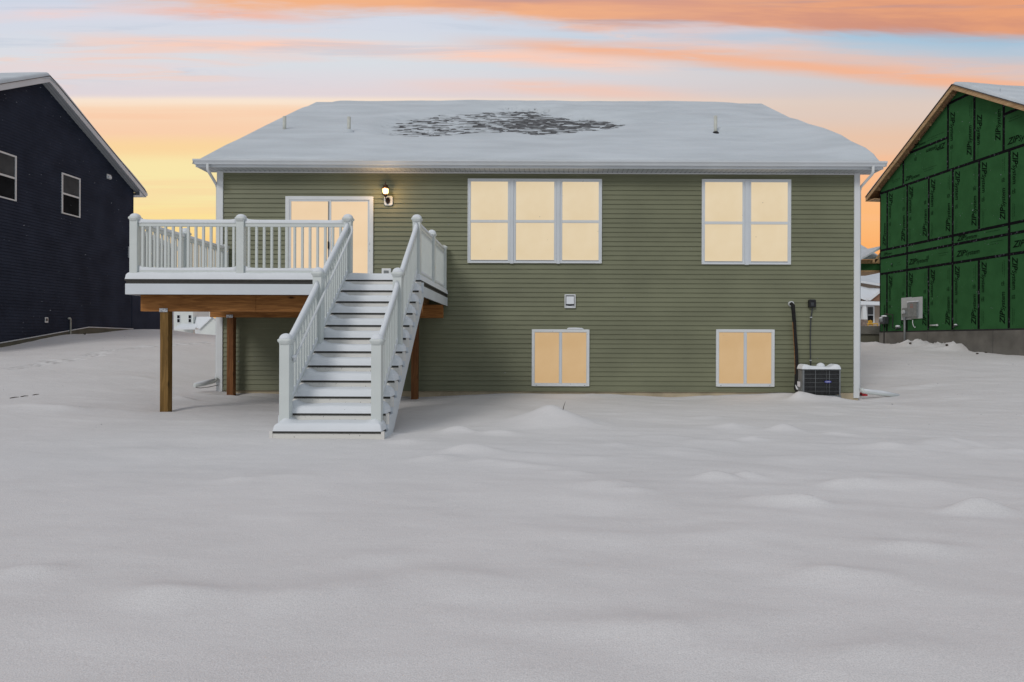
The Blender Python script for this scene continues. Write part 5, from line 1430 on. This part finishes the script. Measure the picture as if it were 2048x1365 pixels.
# porch at the far side of the green-sheathed house
def PW(x, y, Y): 
    p = P(x, y, Y); return p
YPo = 29.3
pc = RT(0, 0, 0)
x0 = P(1690, 600, YPo).x; x1 = P(1761, 600, YPo).x + 0.2
zt = P(1740, 524, YPo).z; 
prch = MB().box(x0, x1, YPo, YPo + 0.05, P(1740, 528, YPo).z, P(1740, 520, YPo).z).build('porch_roof', M['rakewood'], gh)
MB().box(x0, x1, YPo + 0.06, YPo + 0.10, P(1740, 541, YPo).z, P(1740, 528, YPo).z + 0.02).build('header', M['sheath'], prch)
MB().box(x0, x1, YPo + 0.06, YPo + 1.8, P(1740, 544.5, YPo).z, P(1740, 541.2, YPo).z).build('ceiling_board', M['rakewood'], prch)
zz0 = P(1740, 520, YPo).z
b = MB().add([(x0, YPo - 0.05, zz0), (x1, YPo - 0.05, zz0), (x1, YPo + 2.2, zz0 + 0.85), (x0, YPo + 2.2, zz0 + 0.85), (x0, YPo - 0.05, zz0 + 0.1), (x1 - 0.3, YPo - 0.05, zz0 + 0.1), (x1, YPo + 2.2, zz0 + 0.97), (x0, YPo + 2.2, zz0 + 0.97)],
             [(0, 1, 2, 3), (4, 5, 6, 7), (0, 1, 5, 4), (1, 2, 6, 5)])
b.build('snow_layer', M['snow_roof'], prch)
# exposed rake of the porch against the wall
q0 = P(1750, 520, YPo - 0.6); q1 = P(1766, 499, YPo - 0.6)
MB().add([(q0.x, q0.y, q0.z - 0.16), (q1.x, q1.y, q1.z - 0.16), (q1.x, q1.y, q1.z), (q0.x, q0.y, q0.z), (q0.x, q0.y + 0.04, q0.z - 0.16), (q1.x, q1.y + 0.04, q1.z - 0.16), (q1.x, q1.y + 0.04, q1.z), (q0.x, q0.y + 0.04, q0.z)],
         [(0, 1, 2, 3), (7, 6, 5, 4), (3, 2, 6, 7), (0, 4, 5, 1), (0, 3, 7, 4), (1, 5, 6, 2)]).build('rake_board', M['rakewood'], prch)
q2 = P(1746, 519, YPo - 0.6); q3 = P(1766, 526, YPo - 0.6)
MB().box(q2.x, q3.x, q2.y, q2.y + 0.04, q3.z, q2.z).build('fascia', M['rakewood'], prch)
s0 = P(1722, 521, YPo - .55); s1 = P(1765, 497, YPo - .55)
MB().add([(s0.x, s0.y, s0.z), (s1.x, s1.y, s1.z), (s1.x, s1.y + 1.5, s1.z + 0.05), (s0.x, s0.y + 1.5, s0.z + 0.05), (s0.x + 0.1, s0.y, s0.z + 0.13), (s1.x, s1.y, s1.z + 0.10), (s1.x, s1.y + 1.5, s1.z + 0.15), (s0.x + 0.1, s0.y + 1.5, s0.z + 0.15)],
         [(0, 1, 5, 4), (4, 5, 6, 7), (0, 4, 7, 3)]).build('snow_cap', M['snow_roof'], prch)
pz1 = P(1740, 653, YPo + 0.2).z; pz2 = P(1740, 669, YPo + 0.2).z
MB().box(x0, x1, YPo + 0.2, YPo + 3.0, pz2, pz1).build('porch_slab', M['concrete'], gh)
MB().box(x0, x1, YPo + 0.3, YPo + 0.6, 0.5, pz2 - 0.002).build('porch_foundation', M['concrete_olive'], gh)

# electric service panel on the green wall
em = thing('electric_meter', 'grey electric meter and panel on a pale backer board fixed to the green sheathed wall', 'meter', RT(RF.tz(1824, 640)[0], 0.02, RF.tz(1824, 640)[1]))
ta_, _ = RF.tz(1804, 610); tb_, _ = RF.tz(1845.5, 610); tm_, _ = RF.tz(1824, 610)
_, z1 = RF.tz(1804, 597); _, z0 = RF.tz(1804, 641)
MB(RT).box(ta_, tm_, 0.006, 0.03, z0, z1).box(tm_ + 0.001, tb_, 0.006, 0.031, z0 + 0.03, z1 - 0.02).build('backer_board', M['board_grey'], em)
t0, _ = RF.tz(1819, 610); t1, _ = RF.tz(1838.5, 610); _, za = RF.tz(1828, 603); _, zb__ = RF.tz(1828, 636)
MB(RT).box(t0, t1, 0.032, 0.10, zb__, za - 0.05).build('panel_box', M['meter'], em, 0.008)
MB(RT).box(t0 + 0.02, t1 - 0.02, 0.101, 0.108, zb__ + 0.03, za - 0.08).build('panel_cover', M['meter'], em, 0.004)
MB(RT).box(t0 - 0.01, t1 + 0.01, 0.034, 0.115, za - 0.048, za - 0.01).build('snow_cap', M['snow'], em, 0.012)
tq, zq = RF.tz(1826, 612)
MB(RT).box(tq - 0.02, tq + 0.14, 0.109, 0.111, zq - 0.10, zq + 0.06).build('warning_label', mat('faded_red_label', (0.30, 0.14, 0.12), col2=(0.24, 0.22, 0.22), vscale=14, contrast=(0.4, 0.55)), em)
t0, _ = RF.tz(1807.5, 610); t1, _ = RF.tz(1818, 610); _, za = RF.tz(1812, 617); _, zb__ = RF.tz(1812, 636)
MB(RT).box(t0, t1, 0.032, 0.085, zb__, za).build('meter_socket', M['meter'], em, 0.008)
tq, zq = RF.tz(1811.5, 625)
b = MB(RT); 
for r0_, o0, o1 in ((0.085, 0.086, 0.11), (0.072, 0.111, 0.15)):
    pr = [(tq + r0_ * math.cos(2 * math.pi * k / 18), zq + r0_ * math.sin(2 * math.pi * k / 18)) for k in range(18)]
    b.add([(a, o0, c) for a, c in pr] + [(a, o1, c) for a, c in pr], [tuple(range(18)), tuple(range(35, 17, -1))] + [(i, 18 + i, 18 + (i + 1) % 18, (i + 1) % 18) for i in range(18)])
b.build('meter_dial', M['board_grey'], em)
tq, zq = RF.tz(1813, 637)
gq = gz(*RT(tq, 0.1, 0)[:2])
MB(RT).tube([(tq, 0.08, zq + 0.05), (tq, 0.08, gq - 0.1)], 0.04, 10).build('conduit', M['steel'], em)
cp = [RF.tz(*p) for p in ((1828, 641), (1827.5, 647), (1829, 652), (1831.5, 656), (1833, 655))]
MB(RT).tube([(a, 0.05, c) for a, c in cp], 0.012, 6).build('loose_cable', M['badge_white'], em)
b = MB(RT)
for k in range(5):
    tq, zq = RF.tz(1822 + k * 3.6, 634.8 - k * 0.5); b.box(tq - 0.02, tq + 0.02, 0.034, 0.06, zq - 0.02, zq + 0.02)
b.build('cable_clamp', M['dark_steel'], em)
# gas meter
gm = thing('gas_meter', 'dark gas meter with snowy pipes low on the green wall near its far corner', 'meter', RT(RF.tz(1780, 655)[0], 0.1, RF.tz(1780, 655)[1]))
tq, zq = RF.tz(1777, 641)
MB(RT).box(tq - 0.12, tq + 0.14, 0.08, 0.30, zq - 0.17, zq + 0.14).build('meter_body', M['dark_steel'], gm, 0.03)
MB(RT).lathe((tq - 0.02, 0.31, zq - 0.02), [(0.09, -0.08), (0.10, 0.0), (0.08, 0.09)], 14).build('regulator', M['steel'], gm)
a1 = RF.tz(1773.5, 640); a2 = RF.tz(1773.5, 700); a3 = RF.tz(1791, 632); a4 = RF.tz(1791, 656)
MB(RT).tube([(tq - 0.06, 0.12, zq + 0.16), (tq - 0.04, 0.12, zq + 0.25), (a3[0], 0.12, a3[1] + 0.03), (a3[0], 0.12, a4[1]), (a3[0] + 0.08, 0.05, a4[1] - 0.05)], 0.022, 8).build('outlet_pipe', M['black'], gm)
MB(RT).tube([(a1[0], 0.12, zq - 0.1), (a1[0], 0.12, gz(*RT(a1[0], 0.1, 0)[:2]) - 0.1)], 0.020, 8).build('riser_pipe', M['black'], gm)
MB(RT).blob((tq + 0.0, 0.2, zq + 0.15), 0.11, 12, 6, (1.3, 1, 0.45)).build('snow_cap', M['snow'], gm)
MB(RT).blob((tq - 0.03, 0.33, zq + 0.08), 0.07, 10, 6, (1.4, 1, 0.5)).build('snow_mound', M['snow'], gm)
# stubs
for nm, lab, ca, px, py, w, hh_ in (('pipe_stub', 'short white pipe stub lying level low on the green sheathed wall', 'pipe', 1870, 651.5, 0.19, 0.028),):
    t, z = RF.tz(px, py); r_ = thing(nm, lab, ca, RT(t, 0.02, z))
    MB(RT).tube([(t - w, 0.05, z), (t + w, 0.06, z)], hh_, 10).build('pipe', M['board_grey'], r_)
    MB(RT).tube([(t + w - 0.04, 0.06, z), (t + w + 0.01, 0.06, z)], hh_ + 0.008, 10).build('collar', M['white'], r_)
for lab, px, py, r0_ in (('snow-dusted black hose bib low on the green wall right of the white pipe stub', 1915, 652, 0.075), ('snow-dusted pipe fittings low on the green wall left of the grey conduit', 1799, 656, 0.13)):
    t, z = RF.tz(px, py); r_ = thing('pipe_fitting', lab, 'fitting', RT(t, 0.02, z))
    MB(RT).tube([(t, 0.0, z), (t, 0.10, z), (t - 0.04, 0.13, z - 0.08)], r0_ * 0.35, 8).build('valve', M['dark_steel'], r_)
    MB(RT).tube([(t - r0_, 0.06, z - 0.03), (t + r0_, 0.06, z + 0.02)], r0_ * 0.28, 8).build('pipe', M['steel'], r_)
    MB(RT).blob((t, 0.08, z + r0_ * 0.4), r0_ * 0.7, 10, 6, (1.3, 0.8, 0.5)).build('snow_cap', M['snow'], r_)

# ------------------------------------------------------------------ distant houses
def box_at(b, x0, x1, y0, y1, Y, dep):
    a = P(x0, y1, Y); c = P(x1, y0, Y); b.box(a.x, c.x, Y, Y + dep, a.z, c.z); return b
YD = 120.0
dh = thing('house', 'distant white house with a pinkish snowy wing roof, seen under the deck beam', 'house', tuple(P(395, 668, YD)))
box_at(MB(), 335, 386, 616, 684, YD, 6).build('wall', M['far_white'], dh)
for wxp in (356.8, 379.5):
    w = box_at(MB(), wxp - 3.6, wxp + 3.6, 630.5, 647, YD - 0.06, 0.05).build('window', M['white'], dh)
    box_at(MB(), wxp - 2.4, wxp + 2.4, 631.5, 637.5, YD - 0.10, 0.03).build('pane', M['glassdark'], w)
    box_at(MB(), wxp - 2.4, wxp + 2.4, 639, 645.5, YD - 0.10, 0.03).build('pane', M['glassdark'], w)
a = P(335, 617, YD); c = P(388, 617, YD)
MB().add([(a.x, YD - 0.5, a.z), (c.x, YD - 0.5, c.z), (c.x, YD + 3, c.z + 2.4), (a.x, YD + 3, a.z + 2.4), (a.x, YD + 6.5, a.z), (c.x, YD + 6.5, c.z)], [(0, 1, 2, 3), (3, 2, 5, 4), (1, 5, 2), (0, 3, 4)]).build('roof', M['snow_roof'], dh)
# second, further roof behind it with its grey underside
YD2 = YD + 9
p = [P(388, 641, YD2), P(424, 634, YD2), P(420, 624, YD2), P(400, 615, YD2), P(386, 625, YD2)]
MB().prism_y([(q.x, q.z) for q in p], YD2, YD2 + 1.5).build('rear_wing', M['far_white'], dh)
# porch roof
a = P(350, 656, YD - 2); c = P(392, 656, YD - 2)
MB().add([(a.x, YD - 2.2, a.z), (c.x, YD - 2.2, c.z), (c.x, YD - 0.01, c.z + 0.75), (a.x, YD - 0.01, a.z + 0.75), (a.x, YD - 2.2, a.z - 0.35), (c.x, YD - 2.2, c.z - 0.35)], [(0, 1, 2, 3), (0, 1, 5, 4)]).build('porch_roof', M['snow'], dh)
# gabled wing: gable wall faces the camera, roof runs back to the left
g0 = P(401, 657, YD - 4); g1 = P(424.5, 634.5, YD - 4); g2 = P(450, 657, YD - 4); gb = P(401, 672, YD - 4)
MB().prism_y([(g0.x, gb.z - 2), (g2.x, gb.z - 2), (g2.x, g2.z), (g1.x, g1.z - 0.2), (g0.x, g0.z)], YD - 4, YD - 3.8).build('wing_wall', M['far_white'], dh)
b0 = P(386.5, 656.5, YD + 1); b1 = P(392, 634.5, YD + 1)
MB().add([(g0.x - 0.15, YD - 4.3, g0.z - 0.1), (g1.x, YD - 4.3, g1.z), (b1.x, YD + 1, b1.z), (b0.x, YD + 1, b0.z), (g0.x - 0.15, YD - 4.3, g0.z - 0.35), (g1.x, YD - 4.3, g1.z - 0.25), (g2.x, YD - 4.3, g2.z), (g2.x, YD + 1, g2.z)], [(0, 1, 2, 3), (0, 4, 5, 1), (1, 6, 7, 2)]).build('wing_roof', M['pinksnow'] if 'pinksnow' in M else M['snow'], dh)
MB().add([tuple(P(390, 660, YD - 3)), tuple(P(401, 660, YD - 3)), tuple(P(401, 671, YD - 3)), tuple(P(390, 667, YD - 3))], [(0, 1, 2, 3)]).build('garage_door', M['white'], dh)

YT = 72.0
th_ = thing('house', 'distant tan house with snowy roofs, seen in the gap left of the unfinished green house', 'house', tuple(P(1738, 652, YT)))
box_at(MB(), 1690, 1775, 605, 668, YT, 6).build('wall', M['far_tan'], th_)
def far_poly(b, pts, Y, dep=0.3):
    b.prism_y([(P(x, y, Y).x, P(x, y, Y).z) for x, y in pts], Y, Y + dep); return b
far_poly(MB(), [(1700, 561), (1775, 574), (1775, 605), (1700, 605)], YT + 4).build('upper_wall', M['far_tan'], th_)
a = [P(1690, 541, YT + 9), P(1775, 541, YT + 9), P(1775, 571, YT + 3.4), P(1700, 560, YT + 3.4)]
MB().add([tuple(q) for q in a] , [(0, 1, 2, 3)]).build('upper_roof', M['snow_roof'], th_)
far_poly(MB(), [(1700, 559), (1775, 571.5), (1775, 575), (1700, 562.5)], YT + 3.3).build('upper_fascia', M['white'], th_)
a = [P(1700, 566, YT + 3.9), P(1722, 573, YT + 3.9), P(1738, 577, YT + 3.9), P(1760, 577, YT + 3.9), P(1760, 604, YT - 0.5), P(1737, 604, YT - 0.5), P(1700, 590, YT - 0.5)]
MB().add([tuple(q) for q in a], [tuple(range(7))]).build('roof', M['snow'], th_)
far_poly(MB(), [(1736, 603), (1775, 572), (1775, 603)], YT - 0.8, 0.2).build('dormer_wall', M['far_brown'], th_)
far_poly(MB(), [(1735, 602), (1775, 570), (1775, 575), (1741, 602)], YT - 1.1, 0.2).build('dormer_rake', M['white'], th_)
far_poly(MB(), [(1700, 596), (1722, 603), (1775, 605), (1775, 611), (1700, 610)], YT - 1.8, 1.6).build('porch_roof', M['snow'], th_)
w = far_poly(MB(), [(1733.5, 612), (1749, 612), (1749, 647), (1733.5, 647)], YT - 0.08, 0.05).build('window', M['white'], th_)
far_poly(MB(), [(1736, 615), (1746.5, 615), (1746.5, 630), (1736, 630)], YT - 0.14, 0.03).build('pane', M['glassmid'], w)
far_poly(MB(), [(1736, 632), (1746.5, 632), (1746.5, 646), (1736, 646)], YT - 0.14, 0.03).build('pane', M['glassdark'], w)
w = far_poly(MB(), [(1712, 612), (1725.5, 612), (1725.5, 647), (1712, 647)], YT - 0.08, 0.05).build('window', M['white'], th_)
far_poly(MB(), [(1714, 615), (1723.5, 615), (1723.5, 646), (1714, 646)], YT - 0.14, 0.03).build('pane', M['glassdark'], w)
far_poly(MB(), [(1727, 610), (1732.5, 610), (1734.5, 640), (1725, 640)], YT - 1.6, 0.4).build('column', M['white'], th_)
far_poly(MB(), [(1723.5, 640), (1735.5, 640), (1735.5, 657), (1723.5, 657)], YT - 1.7, 0.6).build('column_pier', M['far_stone'], th_)
bn = thing('bench', 'small yellow slatted bench in front of the tan house window', 'bench', tuple(P(1744, 652, YT - 3)))
b = MB()
for k in range(5): box_at(b, 1737 + k * 1.7, 1738 + k * 1.7, 641 + 0.6 * abs(k - 2), 651, YT - 3, 0.1)
b.build('backrest', M['yellow'], bn); box_at(MB(), 1736, 1756, 647.5, 649, YT - 3.3, 0.25).build('seat', M['yellow'], bn)
for x_ in (1736, 1745.5, 1755): box_at(MB(), x_, x_ + 1, 649.05, 654, YT - 3.2, 0.1).build('leg', M['yellow'], bn)

# ------------------------------------------------------------------ small things in the snow
def twig(label, pts, r, name='stalk', cat='plant stalk', grp=None):
    b = MB()
    for q in pts: b.tube(q, [r, r * 0.8, r * 0.35][:len(q)] if len(q) <= 3 else r, 5)
    o = b.build(name, M['twig'], None); tag(o, label, cat, grp); return o
def gp_(px, py, Y=None):
    """ground point under a pixel"""
    u, v = unroll(px, py)
    Y = 5.0
    for _ in range(400):
        z = H + v * Y / F
        if z < gz(u * Y / F, Y): break
        Y += 0.1
    return Vector((u * Y / F, Y, gz(u * Y / F, Y)))
p = gp_(1126, 823)
twig('thin dark stalk leaning out of the snow beside the cone-shaped mound', [[tuple(p), tuple(p + Vector((0.015, 0, 0.06))), tuple(p + Vector((0.035, 0, 0.12)))]], 0.006)
p = gp_(20, 799); q = gp_(78, 790)
segs = []
for f0, f1 in ((0.0, 0.30), (0.36, 0.62), (0.78, 1.0)):
    a = p.lerp(q, f0); c = p.lerp(q, f1)
    a.z = gz(a.x, a.y) + 0.004; c.z = gz(c.x, c.y) + 0.004; m_ = a.lerp(c, 0.5); m_.z = gz(m_.x, m_.y) + 0.012
    segs.append([tuple(a), tuple(m_), tuple(c)])
twig('long dark dead stem lying on the snow near the left edge of the picture', segs, 0.009)
p = gp_(170, 670.8)
twig('tiny dark tuft poking from the snow below the navy house foundation', [[tuple(p), tuple(p + Vector((0.03, 0, 0.07)))], [tuple(p), tuple(p + Vector((-0.06, 0, 0.05)))]], 0.018, 'tuft', 'plant tuft')
for i, (px, py) in enumerate(((1905, 712), (1965, 706), (1970, 709))): pass
lbs = ['clod of dark soil showing through the snow by the grey conduit', 'dark clod on the crest of the lumpy snow bank against grey concrete', 'dark clod on the front of the snow mound left of the concrete joint', 'second dark clod on the snow mound, right of its crest']
for (px, py), lb in zip(((1820, 690), (1893, 692), (1954, 709), (1971, 707)), lbs):
    p = gp_(px, py)
    o = MB().blob((p.x, p.y - 0.02, p.z + 0.01), R.uniform(0.03, 0.042), 7, 5, (1.3, 1, 0.9)).build('soil_clod', M['twig'], None); tag(o, lb, 'soil clod', 'clods of dark soil on the snow bank')
p = gp_(1728, 793)
rd = thing('splash_guard', 'small bright red plastic piece half buried in snow by the right downspout', 'plastic piece', tuple(p))
MB().prism_x([(p.y - 0.06, p.z - 0.03), (p.y + 0.12, p.z + 0.0), (p.y + 0.10, p.z + 0.075), (p.y - 0.04, p.z + 0.055)], p.x - 0.055, p.x + 0.065).build('body', M['red'], rd, 0.015)
MB().tube([tuple(p + Vector((-0.06, 0, 0.03))), tuple(p + Vector((-0.11, -0.02, 0.015))), tuple(p + Vector((-0.16, -0.05, -0.02)))], 0.010, 6).build('strap', M['black'], rd)

# falling snow: far too many flakes to count
fl = MB()
rr2 = random.Random(5)
for k in range(2600):
    Y = 6 + 16 * rr2.random() ** 0.8
    px_f = rr2.uniform(-60, 2108); py_f = rr2.uniform(160, 860)
    x = (px_f - CX) * Y / F; z = H + (CY - py_f) * Y / F
    if not ((px_f < 262 and py_f > 165 + max(0, px_f - 100) * 1.35) or (px_f > 1762 and py_f > 220 + max(0, 1900 - px_f) * 1.2) or (450 < px_f < 1705 and py_f > 350 and rr2.random() < 0.22)): continue
    if z < 0.3 or (Y > 14.0 and XL - 0.4 < x < XR + 0.4) or (Y > 10.9 and DX0 - .1 < x < DX1 + .1 and z < DZ + 1.2): continue
    r = rr2.uniform(0.0016, 0.0040)
    a = rr2.uniform(-0.6, 0.9); L = rr2.uniform(1.0, 3.2)
    ca, sa = math.cos(a), math.sin(a)
    vs = [(x + r * L * ca, Y, z + r * L * sa), (x - r * L * ca, Y, z - r * L * sa), (x + r * sa, Y, z - r * ca), (x - r * sa, Y, z + r * ca), (x, Y + r, z), (x, Y - r, z)]
    fl.add(vs, [(0, 2, 5), (2, 1, 5), (1, 3, 5), (3, 0, 5), (2, 0, 4), (1, 2, 4), (3, 1, 4), (0, 3, 4)], True)
M['flake'] = mat('grey_flake', (0.22, 0.23, 0.26), rough=0.6, var=0.3, vscale=3)  # dull grey stands in for flakes made faint and see-through by motion
o = fl.build('falling_snow', M['flake'], None); tag(o, 'sparse falling snowflakes drifting in front of the houses', 'snowflakes'); o['kind'] = 'stuff'
